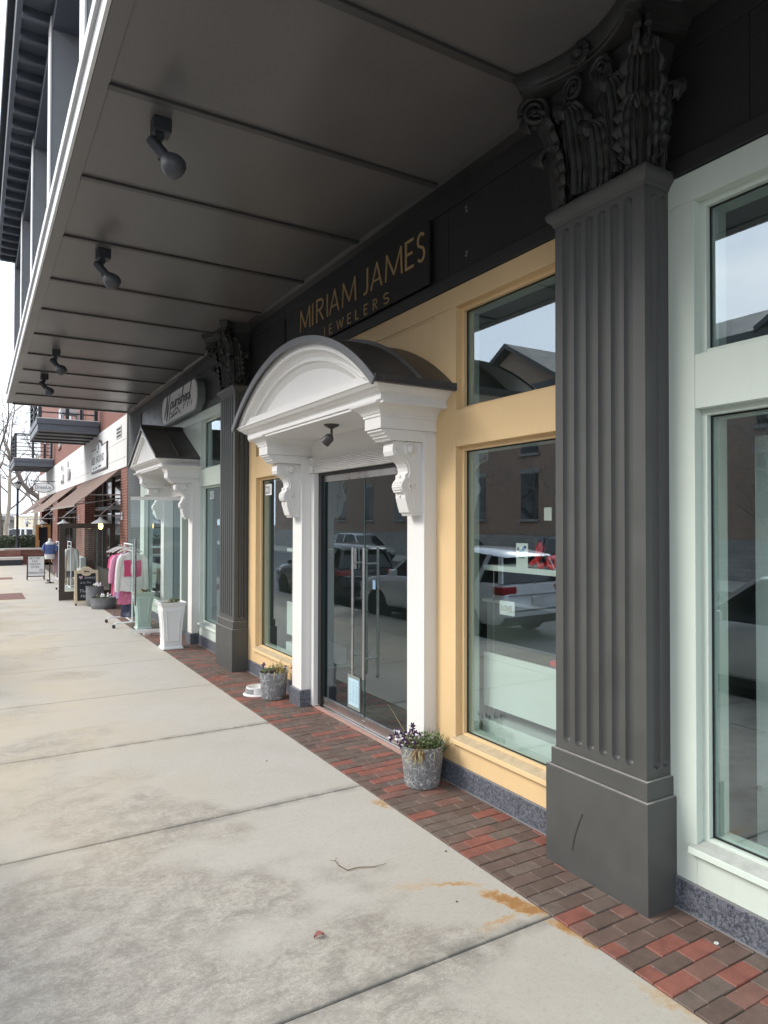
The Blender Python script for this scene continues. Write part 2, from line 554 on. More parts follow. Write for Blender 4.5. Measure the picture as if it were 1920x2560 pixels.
def copy_tree(o, parent=None, **props):
    c = o.copy()
    col.objects.link(c)
    c.parent = parent
    for ch in o.children:
        copy_tree(ch, c)
    for k, v in props.items():
        c[k] = v
    return c
def seg(mb, pts, wd, x0, x1):
    """one continuous flat raised stroke on a wall facing -X: pts are (y, z)"""
    q = [pts[0]]
    for p_ in pts[1:]:
        if math.hypot(p_[0]-q[-1][0], p_[1]-q[-1][1]) > 1e-5:
            q.append(p_)
    n = len(q)
    A, B = [], []
    for i in range(n):
        d0 = Vector((q[i][0]-q[i-1][0], q[i][1]-q[i-1][1])).normalized() if i else None
        d1 = Vector((q[i+1][0]-q[i][0], q[i+1][1]-q[i][1])).normalized() if i < n-1 else None
        d = (d0+d1) if (d0 and d1) else (d0 or d1)
        d = d.normalized() if d.length > 1e-4 else d1
        k = 1 if not (d0 and d1) else 1/max(.45, d.dot(d1))
        nn = Vector((-d.y, d.x))*wd/2*k
        e = d*wd*.25*((-1 if i == 0 else 1) if i in (0, n-1) else 0)
        A.append((q[i][0]+nn.x+e.x, q[i][1]+nn.y+e.y)); B.append((q[i][0]-nn.x+e.x, q[i][1]-nn.y+e.y))
    vs = [(x, y, z) for x in (x0, x1) for L_ in (A, B) for y, z in L_]
    fs = []
    for i in range(n-1):
        fs += [(i, i+1, n+i+1, n+i), (2*n+i, 3*n+i, 3*n+i+1, 2*n+i+1), (i, 2*n+i, 2*n+i+1, i+1), (n+i, n+i+1, 3*n+i+1, 3*n+i)]
    fs += [(0, n, 3*n, 2*n), (n-1, 3*n-1, 4*n-1, 2*n-1)]
    mb.add(vs, fs)
def text(name, s, size, o, rt, up, m, parent, ext=.003, align='LEFT', sx=1., shear=0, local=False):
    cu = bpy.data.curves.new(name, 'FONT')
    cu.body = s
    cu.size = size
    cu.extrude = ext
    cu.align_x = align
    cu.shear = shear
    cu.resolution_u = 2
    ob = bpy.data.objects.new(name+'_tmp', cu)
    col.objects.link(ob)
    dg = bpy.context.evaluated_depsgraph_get()
    me = bpy.data.meshes.new_from_object(ob.evaluated_get(dg))
    bpy.data.objects.remove(ob)
    bpy.data.curves.remove(cu)
    rt, up, o = Vector(rt).normalized(), Vector(up).normalized(), Vector(o)
    nrm = rt.cross(up)
    org = Vector((0, 0, 0)) if local or parent is None else Vector(root_of(parent)['_org'])
    for v in me.vertices:
        c = v.co.copy()
        v.co = o+rt*c.x*sx+up*c.y+nrm*c.z-org
    me.materials.clear()
    me.materials.append(m)
    b = bpy.data.objects.new(name, me)
    col.objects.link(b)
    b.parent = parent
    return b
WALL_RT, WALL_UP = (0, -1, 0), (0, 0, 1)
# ================================================================ ground, road, pavement
XW, XP = 3.335, 3.095
struct('ground', MB().box(-400, 400, -300, 600, -.6, -.17), mat('ground_asphalt', (.10, .10, .095), .9, .2, .2))
struct('road', MB().box(-13., -1.15, -60, 200, -.17, -.14), mat('road_asphalt', (.12, .12, .12), .85, .2, .6, 60, .5, .006))
lines = struct('road_markings', MB(), M_white) if False else None
KERB = part('kerb', MB().box(-1.15, -.98, -12, 120, -.2, .0), mat('kerb_stone', (.40, .38, .35), .85, .15, 2), None, bev=.015, kind='structure')
sw = struct('sidewalk', MB().box(-.98, 2.672, -12, 37.8, -.2, -.012), mat('joint_dirt', (.10, .095, .085), .95, .2, 6))
sb = MB(); sb.box(2.672, 12, 47.1, 120, -.2, -.012)
struct('sidewalk_beyond', MB().box(-.98, 14, 37.8, 120, -.2, -.014), mat('far_paving', (.40, .38, .34), .85, .1, 1))
JY = [-1.6, .6, 2.73, 4.845, 6.85, 8.85, 10.85, 12.72, 14.5, 16.3, 18.15, 20.1, 22.1, 24.1, 26.1, 28.1, 30.1, 32.1, 34.1, 36., 37.8]
for a, b in zip(JY, JY[1:]):
    for x0, x1 in ((-.98, .02), (.02, 2.672)):
        m = MB()
        g = .006
        c = .012
        x0_, x1_, a_, b_ = x0+g, x1-(g if x1 < 2 else .002), a+g, b-g
        # slab with tooled (rounded) edges
        rl = []
        for z, i in ((-.05, 0), (-.010, 0), (-.004, .003), (-.001, .007), (0, .014)):
            rl.append([(x0_+i, a_+i, z), (x1_-i, a_+i, z), (x1_-i, b_-i, z), (x0_+i, b_-i, z)])
        m.rings(rl)
        part('slab', m, M_conc, sw)
# brick insets in the walk (seen at a glancing angle, too far to pick the pavers apart)
M_patch = bricks('patch_brick', (.25, .085, .06), (.16, .08, .06), (.12, .09, .08), 1.0)
def flatbrick(name):
    m, t, p = newmat(name)
    n = t.nodes.new('ShaderNodeTexBrick')
    t.links.new(pos(t), n.inputs['Vector'])
    n.inputs['Scale'].default_value = 1
    n.inputs['Brick Width'].default_value = .2
    n.inputs['Row Height'].default_value = .1
    n.inputs['Mortar Size'].default_value = .004
    n.inputs['Color1'].default_value = (.24, .10, .075, 1)
    n.inputs['Color2'].default_value = (.15, .09, .07, 1)
    n.inputs['Mortar'].default_value = (.08, .065, .055, 1)
    t.links.new(n.outputs['Color'], p.inputs['Base Color'])
    p.inputs['Roughness'].default_value = .8
    return m
M_fb = flatbrick('brick_inset')
for y0, y1 in ((21.2, 23.05), (28.7, 29.75)):
    struct('brick_inset', MB().box(-.9, 1.18, y0, y1, -.03, .004), M_fb)
# brick paver strip along the shopfronts
bp_ = struct('brick_paving', MB().box(2.672, 3.9, -12, 47, -.2, -.014), mat('paver_sand', (.12, .095, .08), .95, .3, 8))
def brick_rings(lx, ly, jit=0):
    c = .0035
    return [[(-lx/2+i, -ly/2+i, z), (lx/2-i, -ly/2+i, z), (lx/2-i, ly/2-i, z), (-lx/2+i, ly/2-i, z)] for z, i in ((-.05, 0), (-.006, 0), (0, c))]
PM = {}
def paver_mesh(k, lx):
    key = (k, round(lx, 3))
    if key not in PM:
        m = MB(); m.rings(brick_rings(lx, .1010))
        PM[key] = mesh_of('paver', m, PAV[k])
    return PM[key]
rest = MB()
pavers = []
PITCH, LEN = .1045, .205
X0, X1 = 2.676, 3.36
row = 0
y = 1.0
while y < 19.4:
    off = (row % 2)*LEN/2+(.0 if row % 4 < 2 else .0)
    x = X0-off
    while x < X1:
        a, b = max(x, X0), min(x+LEN, X1)
        if b-a > .03:
            pavers.append((a, b, y+random.uniform(-.0015, .0015)))
        x += LEN
    y += PITCH
    row += 1
random.seed(11)
vis = [q for q in pavers if not (q[0] > 3.34)]
vis.sort(key=lambda q: q[2])
first = [q for q in vis if q[2] > 1.3][:300]
fs_ = set(id(q) for q in first)
for q in pavers:
    k = random.choices(range(5), PAVW)[0]
    a, b, yy = q
    dz = random.uniform(-.0035, .001)
    lx = b-a-.0035
    if id(q) in fs_:
        o = bpy.data.objects.new('paver', paver_mesh(k, lx))
        col.objects.link(o)
        o.parent = bp_
        o.location = ((a+b)/2, yy, dz)
        o.rotation_euler = (random.uniform(-.008, .008), random.uniform(-.006, .006), random.uniform(-.006, .006))
    else:
        rest.cur = k
        rest.rings([[(px+(a+b)/2, py+yy, pz+dz) for px, py, pz in r_] for r_ in brick_rings(lx, .1010)])
part('paver_field', rest, PAV, bp_, kind='stuff')
# ================================================================ canopy over the walk
ZS = 4.915
can = thing('canopy', 'long charcoal canopy with battened soffit and white edge trim over the sidewalk', 'canopy', (.6, 8, ZS))
ys = [-4.9, -3.53, -2.15, -.83, .54, 1.91, 3.28, 4.66, 6.01, 7.35, 8.73, 10.03, 11.41, 12.80, 14.19, 15.58, 16.95, 18.40]
for a, b in zip(ys, ys[1:]):
    part('soffit_panel', MB().box(.71, 3.34, a+.004, b-.004, ZS, ZS+.03), M_soffit, can)
for y_ in ys[1:-1]:
    part('batten', MB().box(.70, 3.34, y_-.03, y_+.03, ZS-.022, ZS+.01), M_batten, can, bev=.004)
part('edge_board', MB().box(.60, .708, -4.9, 18.44, ZS-.012, ZS+.04), M_soffit, can, bev=.004)
part('end_board', MB().box(.708, 3.34, 18.36, 18.44, ZS-.03, ZS+.05), M_soffit, can, bev=.004)
part('deck', MB().box(.62, 3.6, -4.9, 18.42, ZS+.045, ZS+.34), M_grey, can)
part('trim_strip', MB().box(.575, .598, -4.9, 18.46, ZS-.014, ZS+.075), M_strip, can, bev=.004)
part('trim_band', MB().box(.590, .6195, -4.9, 18.45, ZS+.078, ZS+.205), M_grey, can)
part('trim_strip', MB().box(.565, .6195, -4.9, 18.47, ZS+.21, ZS+.30), M_strip, can, bev=.006)
part('cove', MB().ext([(3.335, ZS-.06), (3.335, ZS-.002), (3.24, ZS-.002), (3.27, ZS-.03)], 'y', -4.9, 18.4), M_fascia, can)
# ---------------------------------------------------------------- storey above the canopy
up = thing('upper_gallery', 'upper storey gallery with square posts under a dark raftered eave', 'gallery', (.73, 10, 5.2))
UPY = [-3.3, -.2, 2.95, 6.05, 9.2, 12.3, 15.35, 18.40]
for y_ in UPY:
    p_ = part('post', MB().box(.735, 1.20, y_-.03, y_+.27, ZS+.35, 8.35), mat('post_grey', (.27, .275, .285), .5, .1, 3), up, bev=.006)
    part('post_trim', MB().box(.717, .734, y_-.04, y_+.28, ZS+.36, 8.25), M_strip, p_)
part('roof_deck', MB().box(.36, 4.0, -4, 18.55, 8.40, 8.50), M_bluegrey, up)
part('eave_beam', MB().box(.74, 1.15, -4, 18.5, 8.10, 8.28), M_bluegrey, up)
for i in range(49):
    y_ = 18.5-.455*i
    if y_ > -4:
        part('rafter', MB().box(.42, 1.25, y_-.04, y_+.04, 8.285, 8.40), M_bluegrey, up)
part('gutter', MB().ext([(.36, 8.36), (.42, 8.33), (.42, 8.52), (.35, 8.54)], 'y', -4, 18.6), M_bluegrey, up)
part('roof_sheet', MB().ext([(.27, 8.545), (4.2, 9.9), (4.2, 9.96), (.26, 8.6)], 'y', -4, 18.65), M_darkiron, up)
part('back_wall', MB().box(1.9, 2.1, -4, 18.4, ZS+.345, 8.40), M_bluegrey, up)
part('gallery_rail', MB().box(.86, .92, -4, 18.4, 6.2, 6.28), M_darkiron, up)
# ================================================================ dark fascia band
fa = thing('fascia_beam', 'black painted fascia band running along the top of the shopfronts', 'fascia', (XW, 8, 4.4))
for a, b in ((-4, 2.02), (2.024, 4.60), (4.604, 7.70), (7.704, 10.9), (10.904, 13.4), (13.404, 16.93)):
    part('fascia_panel', MB().box(3.352, 3.50, a, b, 4.13, 4.913), M_fascia, fa)
part('lower_trim', MB().box(3.322, 3.50, -4, 16.93, 4.025, 4.128), M_fascia, fa, bev=.004)
part('upper_trim', MB().box(3.337, 3.3515, -4, 16.93, 4.70, 4.90), M_fascia, fa, bev=.003)
vb = part('vent_box', MB().box(3.335, 3.351, 8.1, 8.62, 4.33, 4.68), M_fascia, fa)
for i in range(4):
    part('vent_slot', MB().box(3.331, 3.337, 8.14, 8.58, 4.36+i*.08, 4.405+i*.08), M_black, vb)
scw = MB()
for z_ in (4.24, 4.265, 4.60, 4.63):
    scw.lathe([(.012, 0), (.01, .006), (.002, .008)], (3.3505, 4.36+random.uniform(-.015, .015), z_), 8, (-1, 0, 0))
part('fixing_stud', scw, M_steel, fa)
# ================================================================ shopfronts
def window(root, y0, y1, z0, z1, cm, gm=M_glass, sill=True):
    """recessed window opening: stop bead, gasket, pane and the pale frame behind it"""
    o = part('window_frame', MB().box(3.392, 3.425, y0-.01, y0+.035, z0, z1).box(3.392, 3.425, y1-.035, y1+.01, z0, z1)
             .box(3.392, 3.425, y0+.035, y1-.035, z1-.035, z1+.01).box(3.392, 3.425, y0+.035, y1-.035, z0-.01, z0+.03), cm, root, bev=.003)
    g = .035
    part('gasket', MB().box(3.4255, 3.4285, y0+g, y0+g+.009, z0+.03, z1-g).box(3.4255, 3.4285, y1-g-.009, y1-g, z0+.03, z1-g)
         .box(3.4255, 3.4285, y0+g+.009, y1-g-.009, z1-g-.009, z1-g).box(3.4255, 3.4285, y0+g+.009, y1-g-.009, z0+.03, z0+.04), M_rubber, o)
    pn = MB().add([(3.432, y0, z0), (3.432, y1, z0), (3.432, y1, z1), (3.432, y0, z1)], [(0, 3, 2, 1)])
    part('pane', pn, gm, o)
    part('inner_frame', MB().box(3.46, 3.53, y0-.02, y0+.05, z0-.02, z1+.02).box(3.46, 3.53, y1-.06, y1+.02, z0-.02, z1+.02)
         .box(3.46, 3.53, y0+.05, y1-.06, z1-.05, z1+.02).box(3.46, 3.53, y0+.05, y1-.06, z0-.02, z0+.045), M_innerf, o)
    if sill:
        part('dust_film', MB().ext([(3.304, z0-.0105), (3.3905, z0+.0123), (3.3905, z0+.0138), (3.304, z0-.009)], 'y', y0-.022, y1+.022), mat('sill_dust', (.50, .39, .25), .95, .25, 14) if cm is M_yellow else mat('sill_grime', (.44, .46, .42), .95, .2, 14), root)
        part('sill', MB().ext([(3.295, z0-.045), (3.30, z0-.012), (3.391, z0+.012), (3.391, z0-.045)], 'y', y0-.03, y1+.03), cm, root, bev=.004)
    return o
def boards(root, cm, lst):
    for y0, y1, z0, z1, dx in lst:
        part('wall_board', MB().box(XW+dx, 3.455, y0, y1, z0, z1), cm, root, bev=.003)
def granite_row(root, y0, y1, x=3.322):
    n = max(1, round((y1-y0)/.62))
    for i in range(n):
        a, b = y0+(y1-y0)*i/n, y0+(y1-y0)*(i+1)/n
        part('granite_tile', MB().box(x, 3.45, a+.0015, b-.0015, -.01, .158), M_granite, root, bev=.002)
    part('grout_line', MB().box(x-.012, x-.0003, y0, y1, -.01, .004), M_grey, root)
    part('sealant', MB().box(x+.004, 3.44, y0, y1, .1585, .166), M_grey, root)
def shopfront(root, cm, y0, y1, wins, door=None):
    """wins: list of (ya, yb); wall split into stiles, rails, base boards"""
    zt, zh, zr1, zr0, zs = 4.02, 3.86, 3.015, 2.72, .38
    lst = [(y0, y1, zh+.001, zt, 0)]
    edges = [y0]
    for a, b in wins:
        edges += [a, b]
    edges.append(y1)
    for i in range(0, len(edges), 2):
        a, b = edges[i], edges[i+1]
        if b-a < .03:
            continue
        if door and a < door[0] < b:
            lst += [(a, door[0]+.03, .167, zh, 0), (door[1]-.03, b, .167, zh, 0), (door[0]+.032, door[1]-.032, 2.99, zh-.022, .007)]
            lst += [(door[0]+.032, door[1]-.032, zh-.02, zh, .007)]
        else:
            lst.append((a, b, .167, zh, 0))
    for a, b in wins:
        lst += [(a+.0005, b-.0005, zr0, zr1, .002), (a+.0005, b-.0005, .167, zs-.046, .0)]
        window(root, a, b, zs, zr0, cm)
        window(root, a, b, zr1, zh, cm, sill=False)
    boards(root, cm, lst)
    if door:
        granite_row(root, y0, door[0]); granite_row(root, door[1], y1)
    else:
        granite_row(root, y0, y1)
yel = thing('yellow_shopfront', 'mustard yellow shopfront with tall windows either side of the arched white entrance', 'shopfront', (XW, 6.1, 0))
shopfront(yel, M_yellow, 3.20, 9.40, [(3.26, 4.485), (7.80, 9.11)], (4.757, 7.525))
mn = thing('mint_shopfront', 'pale mint shopfront with a tall window right of the near fluted column', 'shopfront', (XW, 0, 0))
shopfront(mn, M_mint, -3.4, 2.50, [(-1.2, .42), (.70, 2.33)])
mf = thing('mint_shopfront', 'pale mint shopfront around the gabled entrance beyond the far fluted column', 'shopfront', (XW, 13, 0))
shopfront(mf, M_mint, 10.14, 16.93, [(10.24, 11.86), (14.50, 16.5)], (11.92, 14.27))
# house numbers on the panes
n1 = part('number_plate', MB().box(3.428, 3.4315, 8.76, 8.98, 2.475, 2.625), M_paper, yel)
text('number', '221', .15, (3.4275, 8.965, 2.498), WALL_RT, WALL_UP, M_ink, n1, sx=.78)
text('number', '215', .19, (3.4305, 11.62, 2.50), WALL_RT, WALL_UP, M_paper, mf, sx=.8)
# ---------------------------------------------------------------- fluted columns
def fluted(mb, x0, x1, y0, y1, z0, z1, zf0, zf1, fr, sd, hw, dp):
    """pilaster shaft: flutes on the street face (centres fr, along y) and on the near and far returns (centres sd, along x)"""
    def section(s):
        # s = 0..1 flute opening; ring from wall-near corner round to wall-far corner
        pts = [(x1, y0)]
        def fl(c, ax, fix, sg, inward):
            for i in range(-4, 5):
                u = i/4
                d = dp*math.sqrt(max(0, 1-u*u))*s
                q = c+sg*u*hw*max(s, .02)
                pts.append((q, fix+inward*d) if ax == 'x' else (fix+inward*d, q))
        for c in sorted(sd, reverse=True):
            fl(c, 'x', y0, -1, 1)
        pts.append((x0, y0))
        for c in sorted(fr):
            fl(c, 'y', x0, 1, 1)
        pts.append((x0, y1))
        for c in sorted(sd):
            fl(c, 'x', y1, 1, -1)
        pts.append((x1, y1))
        return pts
    zs = [(z0, 0), (zf0, 0)]
    for i in range(1, 6):
        d = hw*i/5
        zs.append((zf0+d, math.sqrt(max(0, 1-(1-i/5)**2))))
    for i in range(5, 0, -1):
        d = hw*i/5
        zs.append((zf1-d, math.sqrt(max(0, 1-(1-i/5)**2))))
    zs += [(zf1, 0), (z1, 0)]
    mb.rings([[(px, py, z) for px, py in section(s)] for z, s in zs])
def acanthus(mb, b, o, s, h, wd, curl=.10, lean=.05, nv=26, nu=22):
    b, o, s = Vector(b), Vector((o[0], o[1], 0)).normalized(), Vector((s[0], s[1], 0)).normalized()
    r = curl
    def fn(u, v):
        uu = u*2-1
        if v < .68:
            k = v/.68
            of, z = .012+lean*k*k, h*k
        else:
            a = (v-.68)/.32*R(215)
            of, z = .012+lean+r*(1-math.cos(a)), h+r*math.sin(a)
        wv = wd*(.62+.38*math.sin(math.pi*min(1, v*1.15)))*(1 if v < .68 else max(.18, 1-(v-.68)/.32*.78))
        lobe = 1+.17*math.cos(v*40)*(abs(uu)**3)
        rid = .011*math.cos(uu*math.pi*(5.5+1.5*math.sin(v*3)))*(1-.3*v)-.012*abs(uu)+.006*math.cos(v*40)*abs(uu)+(.012 if abs(uu) < .1 else 0)
        of -= .03*uu*uu
        tipdrop = -.05*uu*uu*max(0, v-.6)
        return b+o*(of+rid)+s*(uu*wd/2*wv/wd*lobe)+Vector((0, 0, z+tipdrop))
    mb.grid(fn, nu, nv)
def spiral(mb, c, ax, r0, turns=2.1, rad=.02, sg=1, thick=None):
    """volute in the vertical plane spanned by ax and z"""
    c, ax = Vector(c), Vector((ax[0], ax[1], 0)).normalized()
    pts, rs = [], []
    n = 40
    for i in range(n+1):
        t_ = i/n
        a = t_*turns*2*math.pi
        rr = r0*(1-t_)**.85+.008
        pts.append(c+ax*math.cos(a)*rr*sg+Vector((0, 0, 1))*math.sin(a)*rr)
        rs.append(rad*(1-.55*t_))
    mb.tube(pts, rs, 7)
    mb.ball(c, rad*.9, 8)
def ringbox(x0, x1, y0, y1, prof, back=True):
    rl = []
    for z, o in prof:
        rl.append([(x0-o, y0-o, z), (x1, y0-o, z), (x1, y1+o, z), (x0-o, y1+o, z)])
    return rl
M_dust_skylight = mat('dust_and_skylight', (.34, .325, .30), .95, .2, 20)  # dust colour that also carries painted sky light for the column ledges
M_dust3 = mat('sill_grime', (.44, .46, .42), .95, .2, 14)
def column(root):
    part('plinth', MB().box(XP, 3.338, 2.452, 3.215, -.01, .595), M_col, root, bev=.004)
    part('base_block', MB().box(XP+.021, 3.338, 2.471, 3.190, .5955, .70), M_col, root, bev=.004)
    part('ledge_dust_skylight', MB().box(XP+.003, XP+.0205, 2.455, 3.212, .5952, .5966).box(XP+.0205, 3.33, 2.455, 2.4705, .5952, .5966), M_dust_skylight, root)  # pale ledge strips: dust, with the sky light they catch painted in
    part('ledge_dust_skylight', MB().box(XP+.023, 3.1345, 2.473, 3.188, .7001, .7015).box(3.1345, 3.33, 2.473, 2.4895, .7001, .7015), M_dust_skylight, root)
    m = MB()
    fluted(m, 3.135, 3.338, 2.49, 3.166, .7005, 3.985, .752, 3.935, [2.602+i*.0944 for i in range(6)], [3.220, 3.296], .0295, .030)
    part('shaft', m, M_col, root, smooth=True, sharp=50)
    m = MB()
    m.rings(ringbox(3.135, 3.338, 2.49, 3.166, [(3.965, .004), (3.972, .010), (3.985, .012), (3.995, .022), (4.01, .036), (4.03, .044), (4.05, .044), (4.062, .036), (4.066, .015)]))
    part('necking', m, M_col, root, smooth=True)
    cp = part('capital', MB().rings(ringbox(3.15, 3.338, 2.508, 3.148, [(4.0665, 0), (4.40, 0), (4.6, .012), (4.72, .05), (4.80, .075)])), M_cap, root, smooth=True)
    yc = 2.828
    lv = []
    for y_, o_ in ((3.135, (-.75, .66)), (2.828, (-1, 0)), (2.52, (-.75, -.66))):
        m = MB()
        acanthus(m, (3.148, y_, 4.07), o_, (o_[1], -o_[0]), .33, .26, .055, .035)
        lv.append(part('acanthus_leaf', m, M_cap, cp, smooth=True, sharp=80))
    for y_ in (2.985, 2.67):
        m = MB()
        acanthus(m, (3.145, y_, 4.10), (-1, 0), (0, 1), .47, .24, .06, .06)
        lv.append(part('acanthus_leaf', m, M_cap, cp, smooth=True, sharp=80))
    for y_, s_ in ((2.508, -1), (3.148, 1)):
        m = MB()
        acanthus(m, (3.27, y_, 4.07), (0, s_), (1, 0), .40, .2, .055, .05)
        lv.append(part('acanthus_leaf', m, M_cap, cp, smooth=True, sharp=80))
    for y_, o_ in ((3.15, (-.72, .69)), (2.505, (-.72, -.69))):
        m = MB()
        acanthus(m, (3.142, y_, 4.22), o_, (o_[1], -o_[0]), .42, .22, .06, .09)
        lv.append(part('acanthus_leaf', m, M_cap, cp, smooth=True, sharp=80))
    for o in lv:
        sm = o.modifiers.new('thick', 'SOLIDIFY')
        sm.thickness = .014
    for y_, o_ in ((3.235, (-.72, .69)), (2.42, (-.72, -.69))):
        m = MB()
        for dd in (-.026, .026):
            d_ = Vector((o_[1], -o_[0], 0))*dd
            spiral(m, Vector((3.03, y_, 4.70))+d_, o_, .088, rad=.02)
        part('volute', m, M_cap, cp, smooth=True)
    for y_, sg in ((2.93, 1), (2.725, -1)):
        m = MB()
        spiral(m, (3.05, y_, 4.705), (0, 1), .066, rad=.017, sg=sg)
        m.tube([(3.10, y_+sg*.06, 4.52), (3.06, y_+sg*.07, 4.62), (3.05, y_+sg*.066, 4.70)], [.02, .02, .017], 7)
        part('volute', m, M_cap, cp, smooth=True)
    # abacus with hollow sides
    ab = MB()
    def outline(o):
        pts = []
        A, B = (2.905, yc-.43), (2.905, yc+.43)
        pts += [(3.338, yc-.47-o)]
        pts += [(3.30, yc-.475-o), (3.1, yc-.40-o), (2.965, yc-.455-o), (2.905-o, yc-.405-o)]
        for i in range(1, 12):
            t_ = i/12
            pts.append((2.905-o+.135*math.sin(math.pi*t_)**.8, yc-.405-o+t_*(.81+2*o)))
        pts += [(2.905-o, yc+.405+o), (2.965, yc+.455+o), (3.1, yc+.40+o), (3.30, yc+.475+o), (3.338, yc+.47+o)]
        return pts
    ab.rings([[(px, py, z) for px, py in outline(o)] for z, o in ((4.775, -.012), (4.80, -.012), (4.805, -.002), (4.825, .0), (4.83, .012), (4.87, .03), (4.90, .036), (4.9135, .036))])
    part('abacus', ab, M_cap, cp, smooth=True, sharp=40)
    ro = MB()
    for k in range(9):
        a = 2*math.pi*k/9
        ro.ball((3.0, yc+.05*math.cos(a), 4.84+.05*math.sin(a)), .026, 8, (.7, 1, 1))
    ro.ball((2.985, yc, 4.84), .03, 8)
    part('rosette', ro, M_cap, cp, smooth=True)
c1 = thing('fluted_column', 'charcoal fluted square column with leafy capital, nearest the camera on the right', 'column', (3.2, 2.83, 0), group='fluted columns between the shopfronts')
column(c1)
c2 = copy_tree(c1, None, label='charcoal fluted square column with leafy capital, between the yellow and far mint shopfronts')
c2.location.y += 6.935
c2['_org'] = (3.2, 2.83+6.935, 0.)

sm_ = MB()
seg(sm_, [(2.912, .379), (2.943, .308), (2.974, .223), (2.993, .137)], .010, 3.0938, 3.0952)
part('scuff_mark', sm_, mat('scuff_black', (.03, .03, .029), .5, .1, 5), [o for o in c1.children if o.name.startswith('plinth')][0])
# ================================================================ arched entrance of the yellow shop
YC = 6.141
ent = thing('arched_entrance', 'white arched door hood on scrolled brackets over double glass doors', 'entrance', (3.2, YC, 0))
def mir(y):
    return 2*YC-y
def bracket_geo(ya, yb):
    prof = [(2.945, 2.775), (2.930, 2.735), (2.928, 2.69), (2.938, 2.655), (2.975, 2.638), (3.015, 2.62), (3.05, 2.595), (3.07, 2.562), (3.075, 2.525), (3.068, 2.508),
            (3.052, 2.502), (3.05, 2.468), (3.035, 2.452), (3.018, 2.425), (3.014, 2.402), (3.022, 2.374), (3.042, 2.352), (3.052, 2.345), (3.053, 2.305), (3.072, 2.24), (3.09, 2.185), (3.105, 2.184), (3.118, 2.158), (3.212, 2.158), (3.212, 2.775)]
    return prof
def bracket(root, ya, yb):
    prof = bracket_geo(ya, yb)
    b = part('bracket', MB().ext(prof, 'y', ya, yb), M_white, root, bev=.004)
    for yy, s in ((ya, -1), (yb, 1)):
        part('volute_boss', MB().lathe([(.062, 0), (.062, .008), (.05, .012), (.048, .005), (.040, .006), (.034, .022), (.018, .032), (.002, .035)], (3.098, yy, 2.713), 20, (0, s, 0)), M_white, b, smooth=True)
        m = MB()
        for k in range(6):
            a = k*math.pi/3
            m.ball((3.118+.026*math.cos(a), yy, 2.405+.026*math.sin(a)), .015, 8, (1, .7, 1))
        m.ball((3.118, yy+s*.004, 2.405), .014, 8)
        part('side_rosette', m, M_white, b, smooth=True)
        m = MB()
        pth = [(2.955, 2.70), (2.975, 2.665), (3.03, 2.645), (3.075, 2.61), (3.098, 2.56), (3.10, 2.515), (3.085, 2.475)]
        m.tube([(x, yy, z) for x, z in pth], [.012]*7, 6)
        part('side_bead', m, M_white, b, smooth=True)
        part('side_drop', MB().tube([(3.125, yy, 2.335), (3.13, yy, 2.30), (3.145, yy, 2.23)], [.006, .012, .006], 6), M_white, b, smooth=True)
    m = MB()
    n = 5
    for i in range(n):
        z = 2.362+i*.019
        x = 3.016+.9*(z-2.402)**2*6
        m.box(x-.006, x+.02, ya+.02, yb-.02, z-.005, z+.005)
    for z, x in ((2.487, 3.048), (2.322, 3.05)):
        m.ball((x, (ya+yb)/2, z), .014, 8)
    part('front_reeds', m, M_white, b)
def pillar(root, ya, yb, yba, ybb):
    p_ = part('pillar', MB().box(3.212, 3.395, ya, yb, .185, 2.84), M_white, root, bev=.004)
    part('pillar_foot', MB().box(3.185, 3.40, ya-.022, yb+.022, -.01, .178), M_granite, p_, bev=.003)
    part('foot_mortar', MB().box(3.19, 3.395, ya-.017, yb+.017, .1785, .1848), M_grey, p_)
    # stepped cap under the hood beam
    cp = MB()
    cp.ext([(3.213, 2.776), (2.888, 2.776), (2.88, 2.79), (2.858, 2.80), (2.856, 2.815), (2.835, 2.822), (2.825, 2.842), (2.806, 2.846), (2.806, 2.866), (3.394, 2.866), (3.394, 2.842), (3.213, 2.8401)], 'y', ya+.012, yb-.012)
    part('pillar_cap', cp, M_white, p_, bev=.003)
    # hood beam that carries the cornice
    bm_ = MB()
    pr = [(2.867, 0), (2.962, 0), (2.964, .010), (2.985, .012), (2.988, .020), (3.0, .024), (3.02, .040), (3.036, .064), (3.050, .094), (3.056, .098), (3.07, .10)]
    bm_.rings(ringbox(2.79, 3.395, ya, yb, pr))
    part('hood_beam', bm_, M_white, p_, smooth=True, sharp=30)
    bracket(root, yba, ybb)
pillar(ent, 4.757, 5.02, 4.80, 4.955)
pillar(ent, mir(5.02), mir(4.757), mir(4.955), mir(4.80))
# cornice all round (solid slab with moulded edge), ceiling panel inside
HX0, HY0, HY1 = 2.60, 4.505, mir(4.505)
def cornice(root, x0, y0, y1, z0):
    m = MB()
    pr = [(0, -.105), (.040, -.105), (.043, -.098), (.052, -.094), (.056, -.082), (.064, -.070), (.078, -.058), (.084, -.046), (.088, -.034), (.094, -.030), (.104, -.018), (.114, -.010), (.118, 0), (.13, 0)]
    m.rings(ringbox(x0, XW, y0, y1, [(z0+z, o) for z, o in pr]))
    return part('cornice', m, M_white, root, smooth=True, sharp=28)
cornice(ent, HX0, HY0, HY1, 3.071)
part('porch_ceiling', MB().box(2.72, 3.335, 4.60, mir(4.60), 3.045, 3.0705), M_white, ent)
